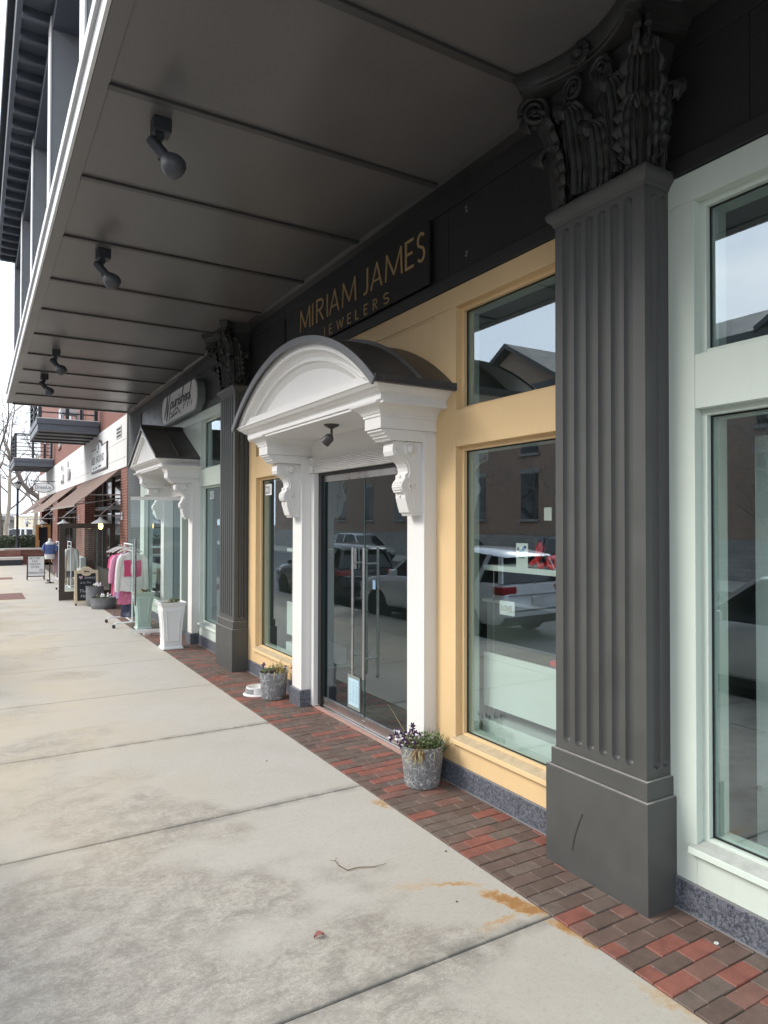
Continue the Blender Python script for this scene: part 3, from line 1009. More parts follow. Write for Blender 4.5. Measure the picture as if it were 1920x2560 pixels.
# segmental arch: chord half a, rise h
CA, CH, CZ = 1.625, .60, 3.2015
CR = (CA*CA+CH*CH)/(2*CH)
C0 = CZ+CH-CR
def arc_band(r0, r1, zb, n=48):
    def pts(r, z_):
        a = math.acos(max(-1, min(1, (z_-C0)/r)))
        return [(YC+r*math.sin(-a+2*a*i/n), C0+r*math.cos(-a+2*a*i/n)) for i in range(n+1)]
    return pts(r0, zb)+(pts(r1, zb)[::-1] if r1 else [])
ty = part('tympanum', MB().ext(arc_band(CR-.235, None, CZ+.05), 'x', 2.735, 2.77), M_white, ent)
APR = [(-.002, 2.76), (-.002, 2.612), (-.082, 2.612), (-.085, 2.640), (-.097, 2.644), (-.100, 2.660), (-.112, 2.668), (-.124, 2.684), (-.142, 2.692), (-.158, 2.686), (-.164, 2.672), (-.176, 2.670), (-.180, 2.696), (-.196, 2.700), (-.210, 2.716), (-.236, 2.732), (-.240, 2.76)]
n = 56
am = MB()
vs, K = [], len(APR)
for i in range(n+1):
    for dr, x_ in APR:
        r_ = CR+dr
        a_ = math.acos((CZ-C0)/r_)
        t_ = -a_+2*a_*i/n
        vs.append((x_, YC+r_*math.sin(t_), C0+r_*math.cos(t_)))
am.add(vs, [(i*K+k, i*K+(k+1) % K, (i+1)*K+(k+1) % K, (i+1)*K+k) for i in range(n) for k in range(K)]+[tuple(range(K-1, -1, -1)), tuple(range(n*K, n*K+K))])
part('arch_moulding', am, M_white, ent, smooth=True, sharp=30)
part('base_rail', MB().ext([(YC-1.46, CZ), (YC+1.46, CZ), (YC+1.30, CZ+.075), (YC-1.30, CZ+.075)], 'x', 2.640, 2.76), M_white, ent, bev=.004)
# curved metal roof with a standing seam
def roof_band(r0, r1, x0, x1, a1):
    n = 44
    m = MB()
    rl = []
    for i in range(n+1):
        a = -a1+2*a1*i/n
        s_, c_ = math.sin(a), math.cos(a)
        rl.append([(x0, YC+r0*s_, C0+r0*c_), (x1, YC+r0*s_, C0+r0*c_), (x1, YC+r1*s_, C0+r1*c_), (x0, YC+r1*s_, C0+r1*c_)])
    return m.rings(rl)
A1 = math.asin((CA+.035)/CR)
rf = part('hood_roof', roof_band(CR+.001, CR+.028, 2.575, 3.336, A1), M_roof, ent, smooth=True)
part('roof_seam', roof_band(CR+.0285, CR+.060, 2.995, 3.01, A1*.985), M_roof, rf, smooth=True)
part('roof_edge', roof_band(CR-.03, CR+.036, 2.556, 2.574, A1), mat('dulled_zinc', (.13, .13, .135), .5, .35, 16, 60, .2, .002), rf, smooth=True)
for s in (-1, 1):
    yy = YC+s*(CA+.03)
    part('drip_edge', MB().box(2.575, 3.335, yy-.02, yy+.02, CZ-.03, CZ+.03), M_roof, rf)
part('flashing', MB().ext(arc_band(CR+.07, CR-.02, CZ+.01), 'x', 3.3215, 3.334), M_roof, rf) if False else None
# shutter box, door frame, jambs
part('frieze_wall', MB().box(3.325, 3.42, 5.0205, mir(5.0205), 2.845, 3.044), M_white, ent)
shb = part('shutter_box', MB().box(3.318, 3.42, 5.0205, 7.165, 2.668, 2.8445), M_white, ent)
for i in range(8):
    z = 2.682+i*.0185
    part('slat', MB().ext([(3.304, z), (3.3175, z-.006), (3.3175, z+.010), (3.306, z+.008)], 'y', 5.03, 7.16), M_white, shb)
part('box_end', MB().box(3.296, 3.42, 7.166, 7.2615, 2.668, 2.8445), M_white, shb, bev=.003)
part('end_rosette', MB().lathe([(.035, 0), (.03, .012), (.012, .016), (.002, .018)], (3.296, 7.213, 2.75), 14, (-1, 0, 0)), M_white, shb, smooth=True)
part('jamb', MB().box(3.322, 3.40, 7.17, 7.2615, .012, 2.667), M_white, ent, bev=.003)
part('jamb', MB().box(3.322, 3.40, 5.0205, 5.08, .012, 2.667), M_white, ent, bev=.003)
part('door_frame', MB().box(3.378, 3.47, 7.10, 7.169, .03, 2.667).box(3.378, 3.47, 5.081, 5.13, .03, 2.667).box(3.378, 3.47, 5.13, 7.10, 2.635, 2.667), M_black, ent)
part('threshold', MB().box(3.375, 3.52, 5.02, 7.26, -.01, .018), M_steel, ent, bev=.003)
part('step_edge', MB().box(3.33, 3.374, 5.02, 7.26, -.02, .010), mat('pink_mortar', (.40, .25, .21), .85, .2, 12, 60, .4, .004), ent)
def leaf(root, y0, y1, hand):
    d = part('door', MB().box(3.408, 3.432, y0, y1, 2.562, 2.633), M_steel, root, bev=.002)
    d['label'] = 'frameless glass door leaf with steel rails'
    part('pane', MB().add([(3.42, y0, .125), (3.42, y1, .125), (3.42, y1, 2.562), (3.42, y0, 2.562)], [(0, 3, 2, 1)]), M_glassd, d)
    part('pane_edge', MB().box(3.414, 3.426, y0-.002, y0+.002, .125, 2.562).box(3.414, 3.426, y1-.002, y1+.002, .125, 2.562), mat('glass_edge', (.05, .09, .08), .2, .1, 4), d)
    part('bottom_rail', MB().box(3.405, 3.435, y0, y1, .022, .124), M_steel, d, bev=.002)
    for x_, zz in ((3.338, (.535, 1.85)), (3.502, (.56, 1.86))):
        part('handle', MB().tube([(x_, hand, zz[0]), (x_, hand, zz[1])], .0155, 14), M_steel, d, smooth=True)
    for z in (.74, 1.69):
        part('standoff', MB().tube([(3.338, hand, z), (3.502, hand, z)], .009, 10), M_steel, d, smooth=True)
leaf(ent, 6.147, 7.095, 6.255)
leaf(ent, 5.135, 6.141, 6.02)
lk = MB().box(3.395, 3.412, 6.30, 6.40, 1.62, 1.83)
part('lock_plate', lk, M_steel, ent, bev=.002)
part('floor_bolt', MB().box(3.40, 3.406, 6.11, 6.17, .05, .085), M_steel, ent)
nt_ = thing('door_notice', 'pale blue printed notice stuck low on the left glass door', 'notice', (3.408, 6.35, .33))
part('sheet', MB().box(3.406, 3.411, 6.245, 6.47, .185, .465), mat('notice_paper', (.45, .62, .70), .6, .05, 6), nt_)
part('backing', MB().box(3.4115, 3.414, 6.225, 6.50, .15, .50), mat('notice_back', (.22, .25, .24), .6, .05, 6), nt_)
m = MB()
random.seed(3)
for c_ in range(3):
    for i in range(12):
        y_ = 6.445-c_*.066
        m.box(3.4045, 3.4065, y_-random.uniform(.02, .05), y_, .43-i*.019, .437-i*.019)
part('print_lines', m, mat('notice_ink', (.25, .40, .48), .6, .05, 6), nt_)
st = single('door_sticker', MB().box(3.404, 3.412, 5.905, 5.955, 1.44, 1.53), mat('sticker_blue', (.22, .36, .52), .5, .2, 20), 'small blue and white sticker on the right glass door behind the handles', 'sticker', (3.408, 5.93, 1.48))
# light under the hood
hl = thing('porch_light', 'small bronze spotlight under the ceiling of the arched door hood', 'light', (2.93, 5.93, 3.045))
part('base_plate', MB().lathe([(.075, 0), (.072, -.012), (.03, -.035), (.016, -.04)], (2.93, 5.93, 3.0445), 18), M_roof, hl, smooth=True)
part('stem', MB().tube([(2.93, 5.93, 3.01), (2.93, 5.93, 2.93)], .013, 8), M_roof, hl)
part('lamp_head', MB().lathe([(.012, .05), (.035, .045), (.047, .02), (.05, -.05), (.044, -.05), (.03, .0)], (2.91, 5.965, 2.905), 16, (.5, -.75, .75)), M_roof, hl, smooth=True)
# ================================================================ gabled entrance of the far mint shop
Y2 = 13.095
en2 = thing('gabled_entrance', 'white pointed door hood with dark metal roof on scrolled brackets at far mint shop', 'entrance', (3.2, Y2, 0))
_YC = YC
def mir2(y):
    return 2*Y2-y
YC = Y2
pillar(en2, 11.92, 12.18, 11.96, 12.115)
pillar(en2, mir2(12.18), mir2(11.92), mir2(12.115), mir2(11.96))
cornice(en2, 2.60, 11.90, mir2(11.90), 3.071)
part('porch_ceiling', MB().box(2.72, 3.335, 11.98, mir2(11.98), 3.045, 3.0705), M_white, en2)
zb, zp = 3.2015, 3.80
part('pediment', MB().ext([(Y2-1.08, zb), (Y2+1.08, zb), (Y2, zp-.01)], 'x', 2.66, 2.74), M_white, en2)
for s in (-1, 1):
    part('rake_moulding', MB().ext([(Y2+s*1.185, zb), (Y2+s*1.0, zb), (Y2, zp-.115), (Y2, zp)], 'x', 2.61, 2.7), M_white, en2, bev=.006)
    part('rake_moulding', MB().ext([(Y2+s*.998, zb), (Y2+s*.93, zb), (Y2, zp-.16), (Y2, zp-.1155)], 'x', 2.635, 2.7), M_white, en2, bev=.006)
    r_ = part('hood_roof', MB().ext([(Y2+s*1.215, zb-.012), (Y2+s*1.215, zb+.03), (Y2, zp+.055), (Y2, zp+.005)], 'x', 2.575, 3.334), M_roof, en2)
    part('roof_seam', MB().ext([(Y2+s*1.2, zb+.036), (Y2+s*1.2, zb+.065), (Y2, zp+.09), (Y2, zp+.056)], 'x', 2.96, 2.978), M_roof, r_)
part('ridge_cap', MB().ext([(Y2-.07, zp+.035), (Y2, zp+.075), (Y2+.07, zp+.035), (Y2, zp+.10)], 'x', 2.57, 3.334), M_roof, en2)
part('frieze_wall', MB().box(3.325, 3.42, 12.181, mir2(12.181), 2.60, 3.044), M_white, en2)
part('side_glazing_post', MB().box(3.33, 3.45, 13.08, 13.20, .01, 2.599), M_mint, en2, bev=.004)
part('side_pane', MB().add([(3.40, 13.2, .1), (3.40, mir2(12.18), .1), (3.40, mir2(12.18), 2.599), (3.40, 13.2, 2.599)], [(0, 3, 2, 1)]), M_glassd, en2)
part('threshold', MB().box(3.34, 3.5, 12.18, mir2(12.18), -.01, .05), M_granite, en2)
# glass door swung open over the walk
hx, hy, ox, oy = 3.30, 13.06, 2.45, 13.31
dv = Vector((ox-hx, oy-hy, 0)).normalized()
nv_ = Vector((-dv.y, dv.x, 0))
d = part('door', MB().obox((hx, hy, 2.545), (ox, oy, 2.545), nv_*.016, (0, 0, .03)), M_white, en2)
d['label'] = 'clear glass door with white rails swung open over the walk'
part('bottom_rail', MB().obox((hx, hy, .085), (ox, oy, .085), nv_*.02, (0, 0, .032)), M_white, d, bev=.004)
part('pane', MB().add([(hx, hy, .117), (ox, oy, .117), (ox, oy, 2.515), (hx, hy, 2.515)], [(0, 1, 2, 3)]), M_glassc, d)
hp = Vector((hx, hy, 0))+dv*.80
for s in (-1, 1):
    q = hp+nv_*.055*s
    part('handle', MB().tube([(q.x, q.y, .56), (q.x, q.y, 1.80)], .016, 10), M_steel, d, smooth=True)
for z in (.75, 1.62):
    a, b = hp+nv_*.055, hp-nv_*.055
    part('standoff', MB().tube([(a.x, a.y, z), (b.x, b.y, z)], .009, 8), M_steel, d)
single('door_stop', MB().box(2.69, 2.80, 13.19, 13.34, 0, .05), M_capstone, 'pale block wedged under the open glass door', 'door stop', (2.74, 13.26, 0), bev=.008)
YC = _YC
# ================================================================ signs on the fascia
sg = thing('jewellers_sign', 'flat black sign board with brass letters MIRIAM JAMES JEWELERS on the fascia', 'sign', (3.30, 6.2, 4.14))
part('board', MB().box(3.302, 3.330, 4.825, 7.61, 4.14, 4.692), mat('sign_black', (.018, .018, .017), .5, .1, 2), sg, bev=.003)
LX = (3.2935, 3.3015)
def glyph(ch, y0, y1, z0, z1):
    def P(u, v):
        return (y0+(y1-y0)*u, z0+(z1-z0)*v)
    def arc(cu, cv, ru, rv, a0, a1, n=12):
        return [P(cu+ru*math.cos(R(a0+(a1-a0)*i/n)), cv+rv*math.sin(R(a0+(a1-a0)*i/n))) for i in range(n+1)]
    G = {'M': [[P(0, 0), P(.06, 1)], [P(.06, 1), P(.52, .12)], [P(.52, .12), P(.94, 1)], [P(.94, 1), P(1, 0)]], 'I': [[P(.5, 0), P(.5, 1)]],
         'R': [[P(0, 0), P(0, 1), P(.4, 1)]+arc(.45, .76, .5, .24, 90, -90)+[P(.05, .52)], [P(.35, .52), P(1, 0)]],
         'A': [[P(0, 0), P(.55, 1)], [P(.55, 1), P(1, 0)], [P(.22, .3), P(.84, .3)]], 'J': [[P(.9, 1), P(.9, .2)]+arc(.5, .2, .4, .2, 0, -110)],
         'E': [[P(1, 1), P(0, 1), P(0, 0), P(1, 0)], [P(0, .52), P(.85, .52)]], 'L': [[P(0, 1), P(0, 0), P(1, 0)]],
         'W': [[P(0, 1), P(.26, 0)], [P(.26, 0), P(.5, .9)], [P(.5, .9), P(.74, 0)], [P(.74, 0), P(1, 1)]],
         'S': [arc(.5, .76, .45, .24, 40, 230, 12)+arc(.5, .25, .46, .25, 60, -140, 12)]}
    return G[ch]
for ch, a, b in (('M', 7.532, 7.229), ('I', 7.193, 7.143), ('R', 7.07, 6.878), ('I', 6.809, 6.763), ('A', 6.74, 6.497), ('M', 6.433, 6.12), ('J', 6.012, 5.862), ('A', 5.826, 5.596), ('M', 5.545, 5.237), ('E', 5.191, 5.049), ('S', 5.002, 4.869)):
    m = MB()
    for i, st_ in enumerate(glyph(ch, a-.012, b+.012, 4.372, 4.612)):
        seg(m, st_, .024 if not (ch in 'MA' and i in (0, 2)) else .017, LX[0]+.0004*i, LX[1])
    part('letter', m, M_gold, sg)
for ch, a, b in (('J', 6.91, 6.839), ('E', 6.739, 6.667), ('W', 6.561, 6.403), ('E', 6.307, 6.234), ('L', 6.135, 6.065), ('E', 5.954, 5.887), ('R', 5.771, 5.693), ('S', 5.578, 5.471)):
    m = MB()
    for i, st_ in enumerate(glyph(ch, a-.005, b+.005, 4.166, 4.262)):
        seg(m, st_, .0125, LX[0]+.0004*i, LX[1])
    part('letter', m, M_gold, sg)
# rounded script sign of the far shop
os_ = thing('script_sign', 'off-white rounded sign board with dark script lettering over the gabled entrance', 'sign', (3.2, 12.9, 4.3))
def rrect(y0, y1, z0, z1, r, n=8):
    pts = []
    for cy, cz, a0 in ((y1-r, z1-r, 0), (y0+r, z1-r, 90), (y0+r, z0+r, 180), (y1-r, z0+r, 270)):
        for i in range(n+1):
            a = R(a0+90*i/n)
            pts.append((cy+r*math.cos(a), cz+r*math.sin(a)))
    return pts
part('board', MB().ext(rrect(11.65, 14.17, 4.05, 4.57, .22), 'x', 3.2, 3.212), mat('script_board', (.74, .735, .72), .55, .06, 2), os_)
part('rim', MB().ext(rrect(11.62, 14.20, 4.02, 4.60, .25), 'x', 3.2125, 3.345), mat('sign_rim', (.17, .19, .185), .5, .1, 2), os_)
def script(s, y0, z0, sc_, root, x0=3.192, wd=.026):
    """hand-written lower-case script drawn as continuous strokes"""
    def a(cx, cy, rx, ry, a0, a1, n=10):
        return [(cx+rx*math.cos(R(a0+(a1-a0)*i/n)), cy+ry*math.sin(R(a0+(a1-a0)*i/n))) for i in range(n+1)]
    G = {'N': (.9, [[(-.25, -.75), (.05, 1.5)], [(.05, 1.5), (.3, -1.1)], [(.3, -1.1), (.6, 1.7)]]), 'o': (.55, [a(.25, .3, .22, .3, 100, 460)]), 'u': (.6, [[(.02, .6)]+a(.24, .2, .2, .22, 180, 350)+[(.45, .65)], [(.45, .65), (.52, 0)]]),
         'r': (.42, [[(.05, 0), (.1, .6)], [(.1, .5), (.35, .62)]]), 'i': (.28, [[(.1, .6), (.12, 0), (.28, .12)], [(.14, .85), (.15, .92)]]), 's': (.42, [a(.2, .45, .15, .15, 30, 230)+a(.2, .16, .16, .16, 60, -150)]),
         'h': (.6, [[(.05, 0), (.2, 1.55)], [(.08, .3)]+a(.3, .35, .17, .25, 150, 0)+[(.48, -.02)]]), 'e': (.48, [[(.08, .3), (.4, .36)]+a(.24, .3, .18, .3, 20, 310)]), 'd': (.65, [a(.25, .28, .22, .28, 60, 400), [(.62, 1.6), (.48, 0), (.66, .12)]])}
    x = 0
    m = MB()
    k = 0
    for ch in s:
        wch, st_ = G[ch]
        for q in st_:
            k += 1
            seg(m, [(y0-(x+px+.18*py)*sc_, z0+py*sc_*.52) for px, py in q], wd, x0-.0003*(k % 7), 3.1998)
        x += wch
    return part('lettering', m, mat('script_ink', (.06, .058, .055), .55, .1, 4), root)
script('Nourished', 13.80, 4.29, .355, os_)
m = MB()
seg(m, [(13.55, 4.08), (13.50, 4.25), (13.46, 4.33)], .024, 3.193, 3.1999)
seg(m, [(13.50, 4.20), (13.3, 4.17), (13.12, 4.23), (12.98, 4.25), (12.85, 4.18), (12.72, 4.115)], .02, 3.1932, 3.1999)
seg(m, [(13.43, 4.12), (13.2, 4.135)], .035, 3.1934, 3.1999)
seg(m, [(13.14, 4.14), (12.95, 4.155)], .035, 3.1936, 3.1999)
for i in range(7):
    y_ = 12.5-.09*i
    seg(m, [(y_, 4.16+.05*(i % 3)), (y_-.02, 4.24+.05*(i % 3))], .014, 3.1938, 3.1999)
part('leaf_drawing', m, mat('script_ink', (.06, .058, .055)), os_)
# ================================================================ soffit spotlights
def spotlight(root):
    x, y, z = root['_org']
    part('base_box', MB().box(x-.062, x+.062, y-.062, y+.062, z-.10, z-.001), M_darkiron, root, bev=.006)
    part('arm', MB().box(x-.012, x+.012, y+.02, y+.034, z-.27, z-.09).lathe([(.03, -.02), (.032, 0), (.03, .02)], (x-.01, y, z-.12), 12, (0, 1, 0)), M_darkiron, root)
    ax = Vector((.36, -.12, -.42)).normalized()
    c = Vector((x-.06, y-.005, z-.165))
    part('socket', MB().lathe([(.02, -.03), (.036, -.02), (.040, .02), (.040, .12), (.046, .15)], c, 16, ax), M_darkiron, root, smooth=True)
    part('lamp_head', MB().lathe([(.044, .13), (.060, .152), (.078, .182), (.086, .215), (.083, .245), (.066, .272), (.036, .286), (.004, .29)], c, 20, ax), mat('lamp_grey', (.06, .063, .07), .45, .1, 6), root, smooth=True)
SL = ['grey soffit spotlight nearest the camera under the canopy', 'second grey soffit spotlight from the camera under the canopy', 'third grey soffit spotlight from the camera, above far shopfront', 'farthest of the four grey soffit spotlights, near canopy end']
s0 = thing('spotlight', SL[0], 'spotlight', (1.085, 4.90, ZS), group='spotlights under the canopy')
spotlight(s0)
for i, (x, y) in enumerate(((1.10, 7.55), (1.10, 12.4), (1.09, 14.55))):
    q = copy_tree(s0, None, label=SL[i+1])
    q.location = (x, y, ZS)
    q.rotation_euler.z = (.15, -.1, .1)[i]
# ================================================================ brick building beyond the canopy
bb = thing('brick_building', 'red brick building with a white stone band beyond the canopy', 'building', (XW, 30, 0))
part('painted_pier', MB().box(XW, 4.2, 16.932, 18.50, -.02, 4.91), M_brickg, bb)
for a, b in ((18.53, 19.55), (26.6, 29.05), (36.2, 38.7), (45.5, 47.)):
    part('brick_pier', MB().box(3.33, 4.2, a, b, -.02, 3.535), M_brick, bb)
for i, (a, b) in enumerate(((19.55, 26.6), (29.05, 36.2), (38.7, 45.5))):
    part('shop_glazing', MB().box(3.72, 3.76, a, b, .55, 3.53), M_glassblk, bb)
    part('stall_riser', MB().box(3.66, 3.78, a, b, -.02, .55), M_wood_d, bb)
    for k in range(5):
        y_ = a+(b-a)*k/4
        part('mullion', MB().box(3.67, 3.77, y_-.045, y_+.045, .551, 3.53), M_wood_d, bb)
    part('transom', MB().box(3.66, 3.775, a, b, 2.5, 2.62), M_wood_d, bb)
zr = (3.536, 3.80, 4.27, 4.90)
for j in range(3):
    y0 = 18.505
    k = 0
    while y0 < 47:
        y1 = min(47, y0+(2.6 if (k or j % 2 == 0) else 1.3))
        part('band_stone', MB().box(3.30, 3.9, y0+.006, y1-.006, zr[j]+.006, zr[j+1]-.006), mat('white_stone', (.72, .71, .69), .7, .06, 1.2, 60, .2, .003, streak=.2), bb)
        y0 = y1
        k += 1
part('band_core', MB().box(3.315, 4.1, 18.505, 47, 3.54, 4.895), mat('band_joint', (.32, .31, .30), .8, .1, 2), bb)
wl = part('upper_wall', MB().box(3.33, 3.9, 18.505, 47, 4.903, 9.2), M_brick, bb)
part('end_wall', MB().box(3.9, 14, 46.6, 47, -.02, 9.2), M_brick, bb)
part('side_wall', MB().box(4.2, 14, 18.505, 18.7, 4.9, 9.2), M_brick, bb)
vt = part('wall_vent', MB().box(3.285, 3.299, 19.22, 19.98, 4.38, 4.70), M_board, bb)
for i in range(3):
    part('vent_slot', MB().box(3.281, 3.286, 19.28, 19.92, 4.41+i*.095, 4.46+i*.095), M_black, vt)
for y_ in (27.6, 31.2, 35.3, 39.9, 43.4):
    wn = part('window', MB().box(3.305, 3.34, y_-.5, y_+.5, 5.62, 7.4), M_glassblk, bb)
    part('window_sill', MB().box(3.27, 3.345, y_-.6, y_+.6, 5.50, 5.618), M_brick, wn)
for x0, x1, yy, h, cm in ((1.905, 3.31, 20.2, 2.07, M_wood_d), (2.62, 3.32, 39.5, 1.98, M_wood_o)):
    s_ = .14
    d = part('open_door', MB().box(x0, x0+s_, yy-.025, yy+.025, .012, h).box(x1-s_, x1, yy-.025, yy+.025, .012, h).box(x0+s_, x1-s_, yy-.025, yy+.025, h-.13, h).box(x0+s_, x1-s_, yy-.025, yy+.025, .012, .24), cm, bb, bev=.005)
    part('pane', MB().add([(x0+s_, yy, .24), (x1-s_, yy, .24), (x1-s_, yy, h-.13), (x0+s_, yy, h-.13)], [(0, 1, 2, 3)]), M_glassc if cm is M_wood_d else M_glassblk, d)
    part('handle', MB().tube([(x0+.16, yy-.06, .42), (x0+.16, yy-.06, 1.18)], .016, 8), M_gold, d)
part('white_riser', MB().box(3.16, 3.329, 26.2, 28.9, -.01, .86), M_board, bb, bev=.01)
# balconies
def balcony(y0, y1, label):
    b = thing('balcony', label, 'balcony', (3.33, (y0+y1)/2, 4.85), group='balconies on the brick building')
    x0 = 1.56
    part('slab_upper', MB().box(x0-.03, 3.299, y0-.03, y1+.03, 5.09, 5.26), M_bluegrey, b, bev=.008)
    part('slab_lower', MB().box(x0, 3.299, y0, y1, 4.88, 5.088), M_bluegrey, b)
    for i in range(4):
        y_ = y0+(y1-y0)*(i+.5)/4
        part('joist', MB().box(x0+.05, 3.298, y_-.07, y_+.07, 4.84, 4.8795), M_darkiron, b)
    part('slab_edge', MB().box(x0-.036, 3.298, y0-.036, y0-.0305, 5.245, 5.27), M_strip, b)
    for x_, y_ in ((x0+.06, y0+.06), (x0+.06, y1-.06), (3.2, y0+.06), (3.2, y1-.06), (x0+.06, (y0+y1)/2), ((x0+3.2)/2, y0+.06)):
        part('rail_post', MB().box(x_-.05, x_+.05, y_-.05, y_+.05, 5.261, 6.42), M_darkiron, b)
    for i in range(6):
        z = 5.45+i*.185
        part('side_rail', MB().box(x0+.112, 3.148, y0+.04, y0+.075, z-.018, z+.018), M_darkiron, b)
        part('front_rail', MB().box(x0+.04, x0+.075, y0+.112, y1-.112, z-.018, z+.018), M_darkiron, b)
    part('top_rail', MB().box(x0, 3.298, y0+.0, y0+.12, 6.421, 6.47).box(x0, x0+.12, y0+.12, y1, 6.421, 6.47), M_darkiron, b)
    return b
balcony(23.12, 26.8, 'slate grey balcony nearer the canopy end, jutting from the brick building')
balcony(38.1, 42.3, 'farther slate grey balcony with open rails on the brick building')
b1 = single('balcony_chair', MB().box(2.3, 2.8, 23.9, 24.4, 5.55, 5.62).box(2.3, 2.8, 24.36, 24.42, 5.62, 6.1).box(2.31, 2.36, 23.91, 23.96, 5.262, 5.55).box(2.74, 2.79, 23.91, 23.96, 5.262, 5.55).box(2.31, 2.36, 24.34, 24.39, 5.262, 5.55).box(2.74, 2.79, 24.34, 24.39, 5.262, 5.55), M_board, 'pale chair on the nearer balcony seen through its rails', 'chair', (2.55, 24.1, 5.262))
# awnings
def awning(y0, y1, label):
    a = thing('awning', label, 'awning', (3.30, (y0+y1)/2, 3.5), group='brown canvas awnings on the brick building')
    xo, zo = 2.2, 2.56
    n = 6
    def fn(u, v):
        y_ = y0+(y1-y0)*u
        sag = -.025*math.sin(math.pi*v)-.008*abs(math.sin(math.pi*u*3))
        return (3.298+(xo-3.298)*v, y_, 3.52+(zo-3.52)*v+sag)
    c = part('canvas', MB().grid(fn, 18, 8), M_awn, a, smooth=True)
    c.modifiers.new('thick', 'SOLIDIFY').thickness = .012
    part('valance', MB().box(xo-.012, xo+.004, y0, y1, zo-.05, zo+.004), M_awn2, a)
    for y_ in (y0+.02, y1-.02):
        e = part('rake_bar', MB().obox((3.298, y_, 3.50), (xo+.01, y_, zo-.012), (0, .018, 0), (.01, 0, .014)), M_steel, a)
    m = y0+.03
    part('strut', MB().tube([(3.33, m, 2.84), (2.54, m, 2.83)], .018, 8), M_steel, a)
    part('strut', MB().tube([(3.33, y1-.03, 2.84), (2.54, y1-.03, 2.83)], .018, 8), M_steel, a)
    part('strut', MB().tube([(3.6, m+.1, 2.8), (2.25, m+.1, 2.57)], .016, 8), M_steel, a)
awning(19.5, 26.2, 'brown canvas awning nearest the canopy, under the round-cornered shop sign')
awning(29.0, 36.1, 'middle brown canvas awning on the brick building')
awning(38.9, 45.6, 'farthest brown canvas awning on the brick building')
# barn lamps
def barn_lamp(x, y, z, label, lit):
    l = thing('barn_lamp', label, 'lamp', (3.33, y, 2.28), group='wall lamps under the awnings')
    part('wall_plate', MB().box(3.305, 3.329, y-.09, y+.09, 2.16, 2.38), M_steel, l)
    part('arm', MB().tube([(3.31, y, 2.28), (x-.16, y, 2.27)], .017, 8), M_steel, l)
    part('brace', MB().tube([(3.31, y+.02, 2.78), (x-.02, y, 2.29)], .012, 6), M_steel, l)
    part('shade', MB().lathe([(.03, .14), (.045, .13), (.06, .09), (.10, .065), (.17, .03), (.235, -.02), (.238, -.03), (.228, -.026), (.16, .02), (.09, .05), (.03, .07)], (x, y, z), 24), mat('zinc_shade', (.38, .40, .40), .45, .15, 8, metal=.4), l, smooth=True)
    b = part('bulb', MB().lathe([(.028, .02), (.046, -.03), (.06, -.09), (.052, -.15), (.02, -.185), (.004, -.19)], (x, y, z), 14), M_bulb if lit else mat('bulb_glass', (.35, .34, .30), .2, .1, 4), l, smooth=True)
    part('bulb_guard', MB().lathe([(.062, -.10), (.066, -.14), (.056, -.19), (.03, -.215)], (x, y, z), 14, cap=False), M_steel, l) if not lit else None
barn_lamp(2.79, 19.2, 2.10, 'zinc wall lamp with a glowing yellow bulb beside the red brick pier', True)
barn_lamp(2.78, 28.0, 2.06, 'zinc wall lamp with unlit bulb on the second brick pier', False)
barn_lamp(2.78, 37.4, 2.05, 'zinc wall lamp with unlit bulb on the third brick pier', False)
barn_lamp(2.6, 46.2, 2.03, 'farthest zinc wall lamp, dark against the cream building', False)
# signs on the white band
ss = thing('shop_sign', 'white shaped sign board with dark rim and arched peak on the stone band', 'sign', (3.28, 23, 3.68))
o_ = [(21.39, 3.69), (24.62, 3.69), (24.55, 3.95), (24.62, 4.1), (24.47, 4.47), (23.5, 4.45), (23.3, 4.60), (22.93, 4.68), (22.55, 4.60), (22.35, 4.45), (21.39, 4.49), (21.45, 4.3), (21.36, 4.1)]
cy, cz = 23., 4.1
part('rim', MB().ext(o_, 'x', 3.262, 3.298), mat('sign_rim_brown', (.085, .065, .06), .5, .1, 3), ss, bev=.006)
part('board', MB().ext([(cy+(y_-cy)*.93, cz+(z_-cz)*.86) for y_, z_ in o_], 'x', 3.254, 3.2615), M_paper, ss)
text('lettering', 'RED', .34, (3.2525, 24.40, 3.96), WALL_RT, WALL_UP, mat('sign_grey_ink', (.10, .085, .08), .6, .1, 4), ss, sx=1.2)
text('lettering', 'HOUND', .34, (3.2525, 23.42, 3.96), WALL_RT, WALL_UP, mat('sign_grey_ink', (.10, .085, .08), .6, .1, 4), ss, sx=1.25)
text('lettering', 'THE', .10, (3.2525, 23.2, 4.27), WALL_RT, WALL_UP, mat('sign_grey_ink', (.10, .085, .08)), ss, sx=1.3)['kind'] = 'stuff'
m = MB()
for i, (a, b) in enumerate(((24.1, 23.75), (23.6, 23.2), (23.0, 22.4))):
    m.box(3.2525, 3.2535, b, a, 3.79+.01*i, 3.845+.01*i)
part('small_print', m, mat('sign_grey_ink', (.2, .18, .18)), ss)
part('emblem', MB().ball((3.25, 22.93, 4.50), .07, 8, (.1, 1, 1)).box(3.25, 3.2535, 22.86, 23.0, 4.36, 4.45), M_ink, ss)
bs = thing('wall_mark', 'raised white and grey lettering shapes on the stone band between balconies', 'sign', (3.29, 32, 3.8))
part('stem_mark', MB().ext([(31.25, 3.85), (31.6, 3.85), (31.62, 4.3), (31.52, 4.4), (31.52, 4.66), (31.33, 4.66), (31.33, 4.4), (31.2, 4.3)], 'x', 3.23, 3.299), M_board, bs, bev=.01)
part('loop_mark', MB().ext([(30.75, 3.9), (31.1, 3.85), (31.1, 4.2), (30.85, 4.3), (30.65, 4.15)], 'x', 3.23, 3.299), mat('mark_grey', (.32, .30, .29), .6, .1, 4), bs, bev=.01)
